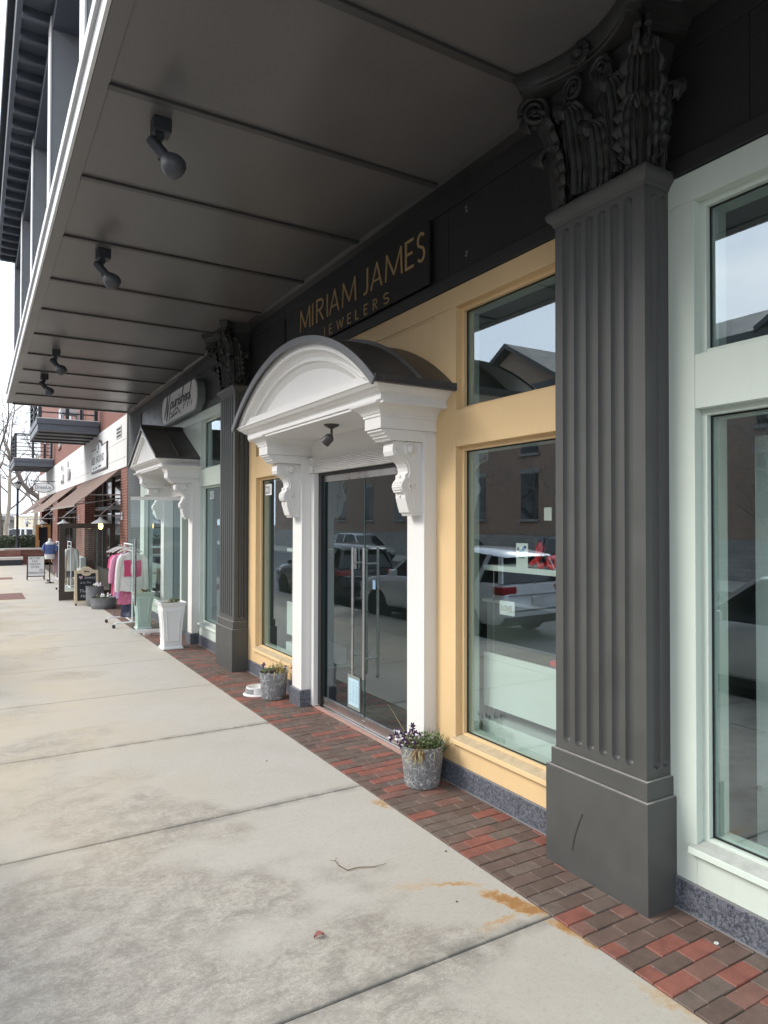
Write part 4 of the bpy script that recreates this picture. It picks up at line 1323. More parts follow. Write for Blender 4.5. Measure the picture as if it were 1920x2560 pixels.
part('head_mark', MB().ext([(33.2, 3.9), (34.2, 3.85), (34.4, 4.2), (33.9, 4.4), (33.75, 4.6), (33.5, 4.6), (33.45, 4.35), (33.15, 4.2)], 'x', 3.23, 3.299), M_board, bs, bev=.01)
part('dot_mark', MB().ext([(33.55, 4.42), (33.75, 4.42), (33.75, 4.58), (33.55, 4.58)], 'x', 3.222, 3.2295), M_ink, bs)
part('foot_mark', MB().ext([(33.3, 3.88), (33.7, 3.87), (33.6, 3.95), (33.35, 3.96)], 'x', 3.222, 3.2295), M_ink, bs)
bl = thing('blade_sign', 'white oval hanging sign reading DressUp on a bracket arm', 'sign', (2.8, 37.3, 3.8))
part('bracket_arm', MB().tube([(3.30, 37.3, 4.10), (2.2, 37.3, 4.10)], .022, 8), M_black, bl)
part('hanger', MB().tube([(2.55, 37.3, 4.10), (2.55, 37.3, 3.98)], .01, 6), M_black, bl)
part('hanger', MB().tube([(3.02, 37.3, 4.10), (3.02, 37.3, 3.98)], .01, 6), M_black, bl)
def ell(rx, rz, n=36):
    return [(2.78+rx*math.cos(2*math.pi*i/n), 3.79+rz*math.sin(2*math.pi*i/n)) for i in range(n)]
part('rim', MB().ext(ell(.475, .245), 'y', 37.285, 37.315), M_black, bl)
part('board', MB().ext(ell(.445, .215), 'y', 37.275, 37.2848), M_paper, bl)
text('lettering', 'DressUp', .25, (2.42, 37.273, 3.72), (1, 0, 0), (0, 0, 1), M_ink, bl, sx=.82)
# ================================================================ far end of the walk
pl = thing('planter_wall', 'low brick planter wall with pale cap stones and bench at the end of the walk', 'wall', (0, 38, 0))
part('bench_base', MB().box(-4, 1.93, 37.85, 38.3, -.02, .26), M_darkiron, pl)
part('bench_slab', MB().box(-4, 1.98, 37.78, 38.32, .262, .40), M_capstone, pl, bev=.02)
part('brick_face', MB().box(-4, 1.9, 38.34, 38.7, -.02, .70), M_brick, pl)
part('cap_stone', MB().box(-4, 1.2, 38.28, 38.76, .702, .80), M_capstone, pl, bev=.015)
part('cap_stone', MB().box(1.2, 3.0, 38.9, 39.3, .70, .79), M_capstone, pl, bev=.015)
part('brick_face', MB().box(1.9, 3.0, 38.95, 39.25, -.02, .698), M_brick, pl)
part('earth', MB().box(-4, 3.0, 39.31, 43, -.02, .62), M_soil, pl)
def leaf_cloud(mb, n, fn, s0, s1, seed=1):
    rd = random.Random(seed)
    for _ in range(n):
        c = Vector(fn(rd))
        u = Vector((rd.uniform(-1, 1), rd.uniform(-1, 1), rd.uniform(-1, 1))).normalized()
        v = u.orthogonal().normalized()
        v = (v*math.cos(rd.random()*6.28)+u.cross(v)*math.sin(rd.random()*6.28))
        s = rd.uniform(s0, s1)
        wv = u.cross(v)
        mb.add([c-v*s, c+u.cross(v)*s*.45, c+v*s, c-wv*s*.45], [(0, 1, 2, 3)])
for i, (x0, x1, y_) in enumerate(((-4, -.2, 40.3), (-.1, 1.9, 40.5), (1.9, 4.2, 40.9))):
    h = thing('hedge', ('dark clipped hedge at the left edge behind the planter wall', 'dark clipped hedge left of the lamp post behind the planter wall', 'dark clipped hedge right of the lamp post behind the planter wall')[i], 'hedge', ((x0+x1)/2, y_, .6), group='hedges behind the planter wall')
    m = MB()
    def fn(rd, x0=x0, x1=x1, y_=y_):
        a = rd.random()
        return (rd.uniform(x0, x1), y_+rd.choice((-1, 1, 1))*rd.uniform(.2, .75)*(1 if rd.random() < .5 else .9), .62+.74*rd.random()**.6+.05*math.sin(a*9))
    leaf_cloud(m, 3800, fn, .03, .07, i+5)
    m.box(x0+.12, x1-.12, y_-.5, y_+.5, .6, 1.2)
    part('foliage', m, M_hedge, h)
    part('stem', MB().tube([((x0+x1)/2, y_, .5), ((x0+x1)/2, y_, 1.1)], .04, 6), M_twig, h)
lp = thing('lamp_post', 'black street lamp post with lantern head at the end of the walk', 'lamp post', (1.79, 39.6, .6))
part('pole', MB().lathe([(.12, .6), (.12, .8), (.075, .95), (.06, 1.1), (.058, 3.72), (.08, 3.76), (.05, 3.8)], (1.79, 39.6, 0), 14), M_darkiron, lp, smooth=True)
part('lantern', MB().lathe([(.06, 3.80), (.13, 3.83), (.17, 4.02), (.175, 4.05)], (1.79, 39.6, 0), 8), mat('lantern_glass', (.55, .55, .52), .3, .1, 5), lp)
part('lantern_cap', MB().lathe([(.20, 4.051), (.19, 4.08), (.10, 4.15), (.03, 4.18), (.015, 4.24)], (1.79, 39.6, 0), 8), M_darkiron, lp)
# bare trees
def bare_tree(name, label, base, h, r0, seed, lean=(0, 0), levels=5, mats=(M_bark, M_twig), spread=.62, nb=4, first=.28):
    rd = random.Random(seed)
    t_ = thing(name, label, 'tree', base, group='bare winter trees')
    tr, cr = MB(), MB()
    b0 = Vector(base)
    def branch(p, d, ln, r, lev):
        n = 5
        pts, rs = [p], [r]
        q, dd = p.copy(), d.copy()
        for i in range(n):
            dd = (dd+Vector((rd.uniform(-.2, .2), rd.uniform(-.2, .2), rd.uniform(-.06, .16)))*(.5 if lev == 0 else 1)).normalized()
            q = q+dd*ln/n
            pts.append(q.copy())
            rs.append(r*(1-.62*(i+1)/n))
        (tr if lev == 0 else cr).tube(pts, rs, 9 if lev == 0 else (6 if lev < 2 else 4), cap=False)
        if lev < levels:
            k = nb+(1 if lev < 2 else 0)
            for j in range(k):
                f = first+(1-first)*(j+rd.random()*.8)/k if lev == 0 else .25+.75*(j+rd.random()*.8)/k
                i = min(n-1, int(f*n))
                s = pts[i].lerp(pts[i+1], f*n-i)
                a = rd.uniform(0, 6.28)
                per = dd.orthogonal().normalized()
                per = Matrix.Rotation(a, 3, dd) @ per
                nd = (dd*(1-spread)+per*spread+Vector((0, 0, .22))).normalized()
                branch(s, nd, ln*rd.uniform(.42, .66), max(.006, rs[i]*rd.uniform(.42, .62)), lev+1)
    branch(b0, Vector((lean[0], lean[1], 1)).normalized(), h*.62, r0, 0)
    part('trunk', tr, mats[0], t_, smooth=True)
    part('crown', cr, mats[1], t_, smooth=True)
bare_tree('bare_tree', 'pale mottled bare tree at the left edge behind the hedge', (1.28, 45, 0), 12, .17, 21, (.0, 0), 4)
bare_tree('bare_tree', 'thin bare tree in the haze left of the lamp post', (2.0, 62, -.2), 15, .2, 5, (0, 0), 5)
bare_tree('bare_tree', 'thin bare tree behind the lamp post beyond the hedge', (4.6, 70, -.2), 15, .22, 9, (0, 0), 5)
bare_tree('bare_tree', 'tall bare tree far behind the balconies', (6.5, 84, -.2), 18, .28, 14, (0, 0), 4)
# leaning limb of the tree that stands behind the brick building
lt = thing('leaning_tree', 'bare tree behind the brick building with a thick limb reaching left', 'tree', (6.2, 50.5, 0), group='bare winter trees')
m = MB()
m.tube([(6.2, 50.5, 0), (6.0, 50.4, 2.2), (5.2, 50.2, 3.0), (3.95, 50, 3.5)], [.3, .26, .2, .17], 9)
part('trunk', m, M_twig, lt, smooth=True)
m = MB()
lim = [(3.95, 50, 3.5), (3.5, 50, 3.71), (2.89, 50, 4.15), (2.49, 50, 4.64), (2.23, 50, 5.3), (1.98, 50, 5.9), (1.53, 50, 7.0), (1.38, 50, 7.6)]
m.tube(lim, [.17, .16, .15, .14, .12, .10, .06, .03], 8)
rd = random.Random(4)
for i in range(26):
    k = rd.randrange(1, 6)
    p0 = Vector(lim[k]).lerp(Vector(lim[k+1]), rd.random())
    d = Vector((rd.uniform(-1, .9), rd.uniform(-.6, .6), rd.uniform(-.1, 1))).normalized()
    q = [p0]
    for _ in range(4):
        d = (d+Vector((rd.uniform(-.35, .35), rd.uniform(-.3, .3), rd.uniform(-.15, .3)))).normalized()
        q.append(q[-1]+d*rd.uniform(.3, .55))
    m.tube(q, [.045, .035, .025, .016, .008], 5)
part('crown', m, M_twig, lt, smooth=True)
cb = thing('cream_building', 'cream rendered low building with brick base beyond the hedge', 'building', (8, 110, 0))
part('wall', MB().box(5.2, 22, 110, 124, .5, 2.9), M_cream, cb)
part('brick_base', MB().box(5.15, 22.1, 109.9, 124, -1, .5), M_brickflat, cb)
part('roof_edge', MB().box(5.1, 22.2, 109.8, 124.2, 2.9, 3.05), M_white, cb)
gb = thing('grey_building', 'grey low building behind the lamp post far beyond the hedge', 'building', (-4, 130, 0))
part('wall', MB().box(-30, 6.1, 130, 150, -1, 2.4), M_stone, gb)
part('roof', MB().ext([(129.4, 2.4), (150.5, 2.4), (150.5, 3.1), (136, 3.6), (129.4, 3.1)], 'x', -30.5, 6.2), mat('far_roof', (.22, .21, .20), .9, .1, 1), gb)
for x_ in (1.6, 2.3, 3.6):
    single('white_post', MB().lathe([(.07, -.2), (.07, 2.0), (.11, 2.03), (.11, 2.3), (.02, 2.4)], (x_, 66, 0), 8), M_white, 'slim white bollard light among far trees, %s' % {1.6: 'leftmost of three', 2.3: 'middle of three', 3.6: 'rightmost of three'}[x_], 'bollard', (x_, 66, 0), group='white posts far behind the hedge')
# ================================================================ pots and plants by the yellow entrance
def bucket(root, x, y, r0, r1, h, soilz):
    part('bucket', MB().lathe([(r0*.96, 0), (r0, .004), (r0+(r1-r0)*.5, h*.5), (r1, h-.008), (r1+.007, h-.004), (r1+.007, h+.004), (r1-.002, h+.003), (r1-.006, h-.01), (r1-.02, soilz-.02), (r1-.06, soilz-.03)], (x, y, 0), 40), M_galv, root, smooth=True)
    so = MB()
    rd = random.Random(8)
    def fn(u, v):
        a = u*2*math.pi
        rr = v*(r1-.012)
        return (x+rr*math.cos(a), y+rr*math.sin(a), soilz+rd.uniform(-.012, .012)+.01*(1-v))
    so.grid(fn, 24, 6)
    part('soil', so, M_soil, root, smooth=True)
def blade(mb, p, d, ln, wd, bend, n=5):
    p, d = Vector(p), Vector(d).normalized()
    sd = d.cross(Vector((0, 0, 1)))
    sd = sd.normalized() if sd.length > .01 else Vector((1, 0, 0))
    L_, R_ = [], []
    q = p.copy()
    for i in range(n+1):
        t_ = i/n
        ww = wd*(1-t_)**.6*.5+.0005
        L_.append(q-sd*ww); R_.append(q+sd*ww)
        d = (d+Vector((0, 0, -bend/n))).normalized()
        q = q+d*ln/n
    vs = []
    for a, b in zip(L_, R_):
        vs += [a, b]
    mb.add(vs, [(2*i, 2*i+1, 2*i+3, 2*i+2) for i in range(n)])
def lobed_leaf(mb, c, nrm, up_, s, n=9):
    c, nrm = Vector(c), Vector(nrm).normalized()
    u = Vector(up_)-nrm*Vector(up_).dot(nrm)
    u = u.normalized() if u.length > .01 else nrm.orthogonal().normalized()
    v = nrm.cross(u)
    pts = []
    for i in range(n):
        a = 2*math.pi*i/n
        rr = s*(.75+.25*math.cos(3*a))*(1-.15*math.cos(a))
        pts.append(c+u*math.cos(a)*rr*1.2+v*math.sin(a)*rr*.75+nrm*(.15*rr*math.cos(2*a)))
    mb.add([c]+pts, [(0, i+1, (i+1) % n+1) for i in range(n)])
def pansy(root, c, face, s, rd):
    face = Vector(face).normalized()
    u = Vector((0, 0, 1))-face*face.z
    u = u.normalized() if u.length > .05 else Vector((1, 0, 0))
    v = face.cross(u)
    c = Vector(c)
    m = MB()
    for k, (a, rr, mi) in enumerate(((70, .95, 0), (110, .95, 0), (10, .8, 1), (170, .8, 1), (270, 1., 1))):
        a = R(a)
        d_ = v*math.cos(a)+u*math.sin(a)
        m.cur = mi if rd.random() < .5 else 0
        lobed_leaf(m, c+d_*s*.42+face*.002*k, face+d_*rd.uniform(-.3, .4), d_, s*.6*rr)
    part('flower', m, [M_purple, M_whitep], root)
pr = thing('plant_pot', 'larger galvanised pot with scribbled relief at the right of the glass doors', 'plant pot', (3.11, 4.63, 0), group='galvanised pots by the entrance')
bucket(pr, 3.11, 4.63, .142, .178, .325, .285)
pa = thing('pansy_plant', 'purple and white pansies with grey-green foliage in the larger galvanised pot', 'plant', (3.11, 4.63, .285))
rd = random.Random(12)
g, p0_, p1_, s_, dd_ = MB(), MB(), MB(), MB(), MB()
for i in range(240):
    a, r_ = rd.uniform(0, 6.28), .165*math.sqrt(rd.random())
    x, y = 3.11+r_*math.cos(a), 4.63+r_*math.sin(a)
    lobed_leaf(g, (x, y, .29+rd.uniform(0, .095)*(1.3 if y < 4.6 else 1)), (rd.uniform(-1, 1), rd.uniform(-1, 1), .8), (rd.uniform(-1, 1), rd.uniform(-1, 1), 1), rd.uniform(.012, .022))
for i in range(110):
    a, r_ = rd.uniform(0, 6.28), .11*math.sqrt(rd.random())
    blade(g, (3.17+r_*math.cos(a), 4.57+r_*math.sin(a), .28), (rd.uniform(-.7, .7), rd.uniform(-.7, .7), 1), rd.uniform(.08, .18), .009, rd.uniform(.3, 1.6))
for i in range(20):
    c = (2.97+rd.uniform(-.06, .12), 4.70+rd.uniform(-.13, .13), .33+rd.uniform(0, .105))
    pansy(pa, c, (-1+rd.uniform(-.4, .4), -.8+rd.uniform(-.5, .5), rd.uniform(-.1, .5)), rd.uniform(.026, .036), rd)
    s_.tube([c, (c[0]*.8+3.1*.2, c[1]*.8+4.63*.2, c[2]-.05), (c[0]*.5+3.1*.5, c[1]*.5+4.63*.5, .28)], [.002]*3, 4)
for i in range(12):
    blade(dd_, (3.05+rd.uniform(-.08, .1), 4.58+rd.uniform(-.1, .1), .29), (rd.uniform(-1, -.2), rd.uniform(-1, .3), 1.2), rd.uniform(.14, .24), .004, rd.uniform(2.2, 3.6), 8)
for i in range(8):
    blade(dd_, (2.985+rd.uniform(-.03, .03), 4.505+rd.uniform(-.035, .03), .325), (-.55+rd.uniform(-.2, .2), -.7+rd.uniform(-.2, .2), .5), rd.uniform(.06, .16), .012, rd.uniform(2.5, 4.2), 6)
s_.tube([(3.06, 4.70, .29), (3.0, 4.74, .42), (2.93, 4.80, .57), (2.9, 4.83, .62)], [.0025, .002, .0015, .001], 4)
part('foliage', g, mat('grey_green_leaf', (.11, .15, .055), .6, .4, 25), pa)
part('stems', s_, M_leafy, pa); part('dry_leaves', dd_, M_leafy, pa)
hm = MB()
for i in range(48):
    blade(hm, (2.99+rd.uniform(-.035, .03), 4.49+rd.uniform(-.03, .03), .325), (-.5+rd.uniform(-.7, .6), -.75+rd.uniform(-.6, .7), rd.uniform(-.1, .6)), rd.uniform(.03, .12), .010, rd.uniform(2.5, 4.5), 6)
part('hanging_moss', hm, M_leafb, pa)
pq = thing('plant_pot', 'smaller galvanised pot with scribbled relief at the left of the glass doors', 'plant pot', (3.09, 7.80, 0), group='galvanised pots by the entrance')
bucket(pq, 3.09, 7.80, .142, .172, .315, .285)
pb = thing('pansy_plant', 'straw-yellow grass and pansies in the galvanised pot by the dog bowl', 'plant', (3.09, 7.8, .285))
g, p0_, p1_, dd_ = MB(), MB(), MB(), MB()
for i in range(110):
    a, r_ = rd.uniform(0, 6.28), .15*math.sqrt(rd.random())
    lobed_leaf(g, (3.09+r_*math.cos(a), 7.8+r_*math.sin(a), .29+rd.uniform(0, .07)), (rd.uniform(-1, 1), rd.uniform(-1, 1), .8), (rd.uniform(-1, 1), rd.uniform(-1, 1), 1), rd.uniform(.014, .024))
for i in range(60):
    blade(dd_, (3.14+rd.uniform(-.05, .05), 7.74+rd.uniform(-.05, .05), .28), (rd.uniform(-.6, .6), rd.uniform(-.6, .6), 1.3), rd.uniform(.16, .26), .011, rd.uniform(.8, 3.0), 7)
for c in ((2.99, 7.87, .385), (3.0, 7.73, .31), (3.05, 7.68, .31), (3.2, 7.70, .36)):
    pansy(pb, c, (-.9, -.8, .3), .04, rd)
part('foliage', g, M_leafg, pb); part('straw_blades', dd_, M_leafy, pb)
bw = thing('dog_bowl', 'white and grey dog bowl on the bricks beside the smaller pot', 'bowl', (2.975, 8.06, 0))
part('bowl', MB().lathe([(.166, 0), (.168, .007), (.146, .024), (.13, .085), (.127, .096), (.117, .097), (.11, .06), (.06, .04), (.001, .038)], (2.975, 8.06, 0), 28), M_white, bw, smooth=True)
part('grey_band', MB().lathe([(.1467, .026), (.1325, .083)], (2.975, 8.06, 0), 28, cap=False), mat('bowl_grey', (.25, .26, .26), .5, .1, 6), bw, smooth=True)
for a0 in (-2.2, .1):
    part('white_patch', MB().grid(lambda u, v: (2.975+(.1485-.0135*v)*math.cos(a0+u*1.3), 8.06+(.1485-.0135*v)*math.sin(a0+u*1.3), .026+v*.057), 8, 1), M_white, bw)
# ================================================================ tall planters by the far entrance
def tall_planter(x, y, wt, wb, h, m_, label, plabel, seed):
    t_ = thing('tall_planter', label, 'planter', (x, y, 0), group='tall tapered planters')
    pr_ = [(0, .5*wb+.022), (.018, .5*wb+.022), (.045, .5*wb), (.10, .5*wb-.002), (.30, .5*wb+.004), (.50, .5*(wb*.72+wt*.28)), (.62, .5*(wb*.45+wt*.55)), (.70, .5*wt-.028), (.715, .5*wt-.02), (.73, .5*wt-.012), (.76, .5*wt), (.775, .5*wt+.006), (.777, .5*wt-.012), (.74, .5*wt-.03), (.73, .5*wt-.035)]
    k = h/.777
    part('body', MB().rings([[(x-a, y-a, z*k), (x+a, y-a, z*k), (x+a, y+a, z*k), (x-a, y+a, z*k)] for z, a in pr_]), m_, t_, bev=.004)
    # raised tapering panel on each face
    def hw(z):
        z /= k
        for (z0, a0), (z1, a1) in zip(pr_[2:], pr_[3:]):
            if z0 <= z <= z1:
                return a0+(a1-a0)*(z-z0)/(z1-z0)
        return wb/2
    for nx, ny in ((-1, 0), (1, 0), (0, -1), (0, 1)):
        m = MB()
        za, zb_ = .14*k, .64*k
        ca = .055
        def P(u, z, o):
            a = hw(z)+o
            return (x+nx*a-ny*u, y+ny*a+nx*u, z)
        n = 7
        for (ua, ub) in ((-1, -1), (1, 1)):
            pts = [P(ua*(hw(za+(zb_-za)*i/n)-ca), za+(zb_-za)*i/n, .002) for i in range(n+1)]
            m.tube(pts, .011, 6)
        for z in (za, zb_):
            m.tube([P(-(hw(z)-ca), z, .002), P(hw(z)-ca, z, .002)], .011, 6)
        part('panel_bead', m, m_, t_, smooth=True)
    part('soil', MB().box(x-wt/2+.035, x+wt/2-.035, y-wt/2+.035, y+wt/2-.035, h-.06, h-.03), M_soil, t_)
    rd = random.Random(seed)
    q = thing('planter_plant', plabel, 'plant', (x, y, h-.03))
    g, d_ = MB(), MB()
    for i in range(60):
        lobed_leaf(g, (x+rd.uniform(-.02, .13), y+rd.uniform(-.12, .12), h-.02+rd.uniform(0, .06)), (rd.uniform(-1, 1), rd.uniform(-1, 1), .8), (rd.uniform(-1, 1), rd.uniform(-1, 1), 1), rd.uniform(.015, .03))
    for i in range(26):
        blade(d_, (x+rd.uniform(-.1, .08), y+rd.uniform(-.1, .1), h-.04), (rd.uniform(-.8, .8), rd.uniform(-.8, .8), 1), rd.uniform(.08, .18), .014, rd.uniform(.5, 2.2), 5)
    part('foliage', g, M_leafg, q); part('pale_blades', d_, M_leafy, q)
tall_planter(2.82, 11.74, .42, .29, .775, mat('planter_white', (.80, .80, .79), .4, .03, 3), 'tall white tapered planter standing in front of the gabled entrance', 'small green plant with pale leaves in the white planter', 2)
tall_planter(2.86, 14.18, .40, .25, .73, mat('planter_mint', (.58, .68, .63), .4, .03, 3), 'tall mint green tapered planter seen through the open glass door', 'small yellow-green plant in the mint planter', 6)
# ================================================================ clothes rack
def rack(x, y0, y1, h, label, half=.34):
    r_ = thing('clothes_rack', label, 'clothes rack', (x, (y0+y1)/2, 0), group='white clothes racks on the walk')
    M_r = mat('white_tube', (.80, .81, .83), .35, .03, 4)
    for y_ in (y0, y1):
        f = part('foot', MB().tube([(x-half, y_, .075), (x-half+.03, y_, .105), (x+half-.03, y_, .105), (x+half, y_, .075)], .016, 8), M_r, r_, smooth=True)
        for x_ in (x-half, x+half):
            part('castor', MB().lathe([(.012, -.014), (.036, -.012), (.038, 0), (.036, .012), (.012, .014)], (x_-.008, y_, .038), 14, (.8, .5, 0)).box(x_-.012, x_+.012, y_-.008, y_+.008, .045, .078), M_rubber, f)
        part('upright', MB().tube([(x, y_, .105), (x, y_, h)], .0145, 8), M_r, r_, smooth=True)
    part('rail', MB().tube([(x, y0, h), (x, y1, h)], .0145, 8), M_r, r_, smooth=True)
    part('rail', MB().tube([(x, y0, h-.13), (x, y1, h-.13)], .011, 8), M_r, r_, smooth=True)
    part('base_bar', MB().tube([(x, y0, .12), (x, y1, .12)], .0125, 8), M_r, r_, smooth=True)
    return r_
rack(2.70, 14.42, 15.32, 1.655, 'white tube clothes rack with castors beside the mint planter')
def garment(name, label, cat, x, y, zt, w_, ln, sl, m_, thick=.05, rz=0, flare=1.05, group=None):
    """long-sleeved top hanging across the rail: soft slab with sleeves"""
    t_ = thing(name, label, cat, (x, y, zt), rz, group)
    hw = w_/2
    n = 16
    def wid(v):
        if v < .06:
            return hw*(.34+.9*v/.06*.6)
        return hw*(.90+(flare-.9)*(v-.06)/.94)
    m = MB()
    rl = []
    for j in range(n+1):
        v = j/n
        z = -v*ln
        ww = wid(v)
        ring = []
        for i in range(16):
            a = 2*math.pi*i/16
            cx, cy = math.cos(a), math.sin(a)
            ring.append((cx*ww, (thick*.5+.012*v*math.sin(a*3+v*4))*cy+.012*math.sin(v*5+cx*3), z+.012*math.sin(cx*6)*v))
        rl.append(ring)
    m.rings(rl)
    b = part('body', m, m_, t_, smooth=True, local=True)
    if sl:
        for s in (-1, 1):
            m = MB()
            m.tube([(s*hw*.72, 0, -.05), (s*hw*.98, 0, -.14), (s*hw*1.13, .008, -.32), (s*hw*1.22, .014, -sl*.8), (s*hw*1.24, .01, -sl)], [.055, .066, .058, .05, .04], 10)
            part('sleeve', m, m_, t_, smooth=True, local=True)
    part('neckline', MB().tube([(hw*.34*math.cos(R(180+180*i/8)), -thick*.5-.006, -.02+.05*math.sin(R(180+180*i/8))) for i in range(9)], .009, 6), m_, t_, local=True)
    return t_
def hanger(x, y, z, label, w_=.2, dz=.02):
    single('hanger', MB().tube([(x, y, z+.10), (x+.016, y, z+.125), (x, y, z+.14), (x-.016, y, z+.12)], .004, 6).tube([(x-w_, y-.012, z-dz), (x-w_*.5, y, z+.045), (x, y, z+.085), (x+w_*.5, y, z+.045), (x+w_, y-.012, z-dz)], [.012, .013, .013, .013, .012], 8), M_white, label, 'hanger', (x, y, z), group='white hangers on the rack', smooth=True)
sh = garment('shirt', 'white long-sleeved shirt with a crimson square print, frontmost on the rack', 'shirt', 2.72, 14.58, 1.49, .46, .78, .78, M_cotton)
pm = part('print', MB().grid(lambda u, v: (-.165+.33*u+.01*math.sin(v*3), -.034-.008*math.sin(u*3.1), -.16-.33*v+.012*math.sin(u*7)), 8, 8), M_hot, sh, local=True)
part('print_letter', MB().box(-.03, -.012, -.050, -.044, -.42, -.24).box(-.03, .03, -.050, -.044, -.255, -.24), M_cotton, pm, local=True)
sk = garment('skirt', 'pink printed skirt hanging below the white shirt', 'skirt', 2.65, 14.66, .74, .36, .30, 0, M_pinkprint, .05)
pt = garment('trousers', 'navy patterned trousers hanging lowest on the rack', 'trousers', 2.70, 14.70, .45, .34, .27, 0, M_navy, .05)
garment('dress', 'pink top with crimson edge hanging behind the white shirt', 'top', 2.62, 14.86, 1.46, .42, .88, .6, M_pink)
garment('dress', 'lilac printed dress hanging in the middle of the rack', 'dress', 2.64, 14.76, 1.48, .36, .93, 0, M_lilac)
garment('dress', 'crimson dress hanging deepest on the rack', 'dress', 2.60, 15.02, 1.46, .40, .86, .3, M_hot)
for x, y, l in ((2.68, 14.58, 'white hanger carrying the white print shirt'), (2.60, 14.76, 'white hanger carrying the lilac dress'), (2.56, 14.86, 'white hanger carrying the pink top'), (2.54, 15.02, 'white hanger carrying the crimson dress')):
    hanger(x, y, 1.51, l, .24)
rack(2.47, 22.7, 23.6, 1.50, 'white clothes rack behind the open dark wood door', .3)
garment('shirt', 'cream long-sleeved shirt hanging behind the open dark door', 'shirt', 2.50, 22.9, 1.32, .30, .70, .62, M_cotton)
garment('trousers', 'dark trousers hanging under the cream shirt', 'trousers', 2.50, 23.1, .66, .3, .25, 0, M_navy)
garment('jacket', 'rose patterned blouse on a hanger beside the letter board', 'blouse', 2.47, 26.45, 1.26, .30, .93, .55, M_rose)
garment('jacket', 'white garment hanging behind the rose blouse', 'blouse', 2.53, 26.6, 1.26, .16, .9, 0, M_cotton)
rack(2.45, 26.1, 27.0, 1.42, 'far white clothes rack by the blue dress form', .25)
df = thing('dress_form', 'dress form wearing a blue and white top near the orange door', 'dress form', (2.19, 26.3, 0))
part('stand', MB().tube([(2.19, 26.3, 0), (2.19, 26.3, .9)], .02, 8).lathe([(.16, 0), (.15, .02), (.03, .04)], (2.19, 26.3, 0), 16), M_black, df)
part('torso', MB().rings([[(2.19+a*math.cos(k*math.pi/8), 26.3+b*math.sin(k*math.pi/8), z) for k in range(16)] for z, a, b in ((.83, .15, .10), (.95, .17, .11), (1.02, .155, .10), (1.10, .145, .095), (1.25, .165, .11), (1.36, .165, .10), (1.41, .12, .08), (1.44, .055, .05), (1.52, .05, .045), (1.54, .03, .03))]), M_cotton, df, smooth=True)
part('blue_top', MB().rings([[(2.19+a*math.cos(k*math.pi/8), 26.3+b*math.sin(k*math.pi/8), z) for k in range(16)] for z, a, b in ((1.0, .175, .115), (1.06, .155, .105), (1.12, .155, .105), (1.25, .175, .12), (1.33, .175, .11))]), M_blue, df, smooth=True)
for s in (-1, 1):
    part('sleeve', MB().tube([(2.19+s*.14, 26.3, 1.36), (2.19+s*.19, 26.29, 1.25), (2.19+s*.2, 26.28, 1.12)], [.05, .055, .06], 10), M_blue, df, smooth=True)
# ================================================================ boards and tubs
cbd = thing('chalkboard', 'chalkboard sandwich sign with pale wood frame and dachshund on top', 'sandwich board', (2.42, 18.98, 0))
th = R(9)
def AB(x, z, o=0):       # front leaf leaning back about its top
    return (x, 18.80+z*math.tan(th)+o, z)
def abox(x0, x1, z0, z1, o0, o1):
    m = MB()
    m.add([AB(x, z, o) for x in (x0, x1) for o in (o0, o1) for z in (z0, z1)], [(0, 1, 3, 2), (4, 6, 7, 5), (0, 4, 5, 1), (2, 3, 7, 6), (0, 2, 6, 4), (1, 5, 7, 3)])
    return m
def shear(x, z):
    return x+.12*(z-.05)      # the board stands turned a little
part('slate', abox(2.20, 2.64, .12, .80, -.004, .02), mat('slate_black', (.022, .025, .028), .75, .3, 12), cbd)
for x0, x1, z0, z1 in ((2.14, 2.20, .06, .80), (2.64, 2.70, .06, .80), (2.20, 2.64, .06, .12)):
    part('frame', abox(x0, x1, z0, z1, -.02, .03), M_wood_l, cbd, bev=.004)
hd = [(2.14, .80), (2.70, .80), (2.70, .87), (2.58, .885), (2.53, .93), (2.47, .965), (2.37, .965), (2.31, .93), (2.26, .885), (2.14, .87)]
m = MB()
m.add([AB(x, z, -.02) for x, z in hd]+[AB(x, z, .03) for x, z in hd], [tuple(range(10)), tuple(range(19, 9, -1))]+[(i, (i+1) % 10, (i+1) % 10+10, i+10) for i in range(10)])
part('header', m, M_wood_l, cbd)
arcp = [(2.31+.11+.115*math.cos(R(180+180*i/10)), .80+.065*math.sin(R(180+180*i/10))) for i in range(11)]
m = MB()
m.add([AB(x, z, -.021) for x, z in arcp]+[AB(x, z, .0) for x, z in arcp], [tuple(range(11)), tuple(range(21, 10, -1))]+[(i, (i+1) % 11, (i+1) % 11+11, i+11) for i in range(11)])
part('header_drop', m, M_wood_l, cbd)
dog = [(2.355, .865), (2.375, .885), (2.385, .86), (2.47, .86), (2.485, .875), (2.48, .84), (2.48, .815), (2.465, .815), (2.46, .83), (2.40, .83), (2.395, .815), (2.38, .815), (2.38, .84), (2.36, .85)]
m = MB()
m.add([AB(x, z, -.026) for x, z in dog]+[AB(x, z, -.0205) for x, z in dog], [tuple(range(14)), tuple(range(27, 13, -1))]+[(i, (i+1) % 14, (i+1) % 14+14, i+14) for i in range(14)])
part('dachshund', m, mat('dog_brown', (.16, .07, .035), .7, .1, 6), cbd)
part('back_leaf', MB().add([(2.16, 19.20, .02), (2.68, 19.20, .02), (2.68, 18.96, .84), (2.16, 18.96, .84), (2.16, 19.22, .02), (2.68, 19.22, .02), (2.68, 18.98, .84), (2.16, 18.98, .84)], [(0, 1, 2, 3), (7, 6, 5, 4), (0, 4, 5, 1), (1, 5, 6, 2), (2, 6, 7, 3), (3, 7, 4, 0)]), M_wood_l, cbd)
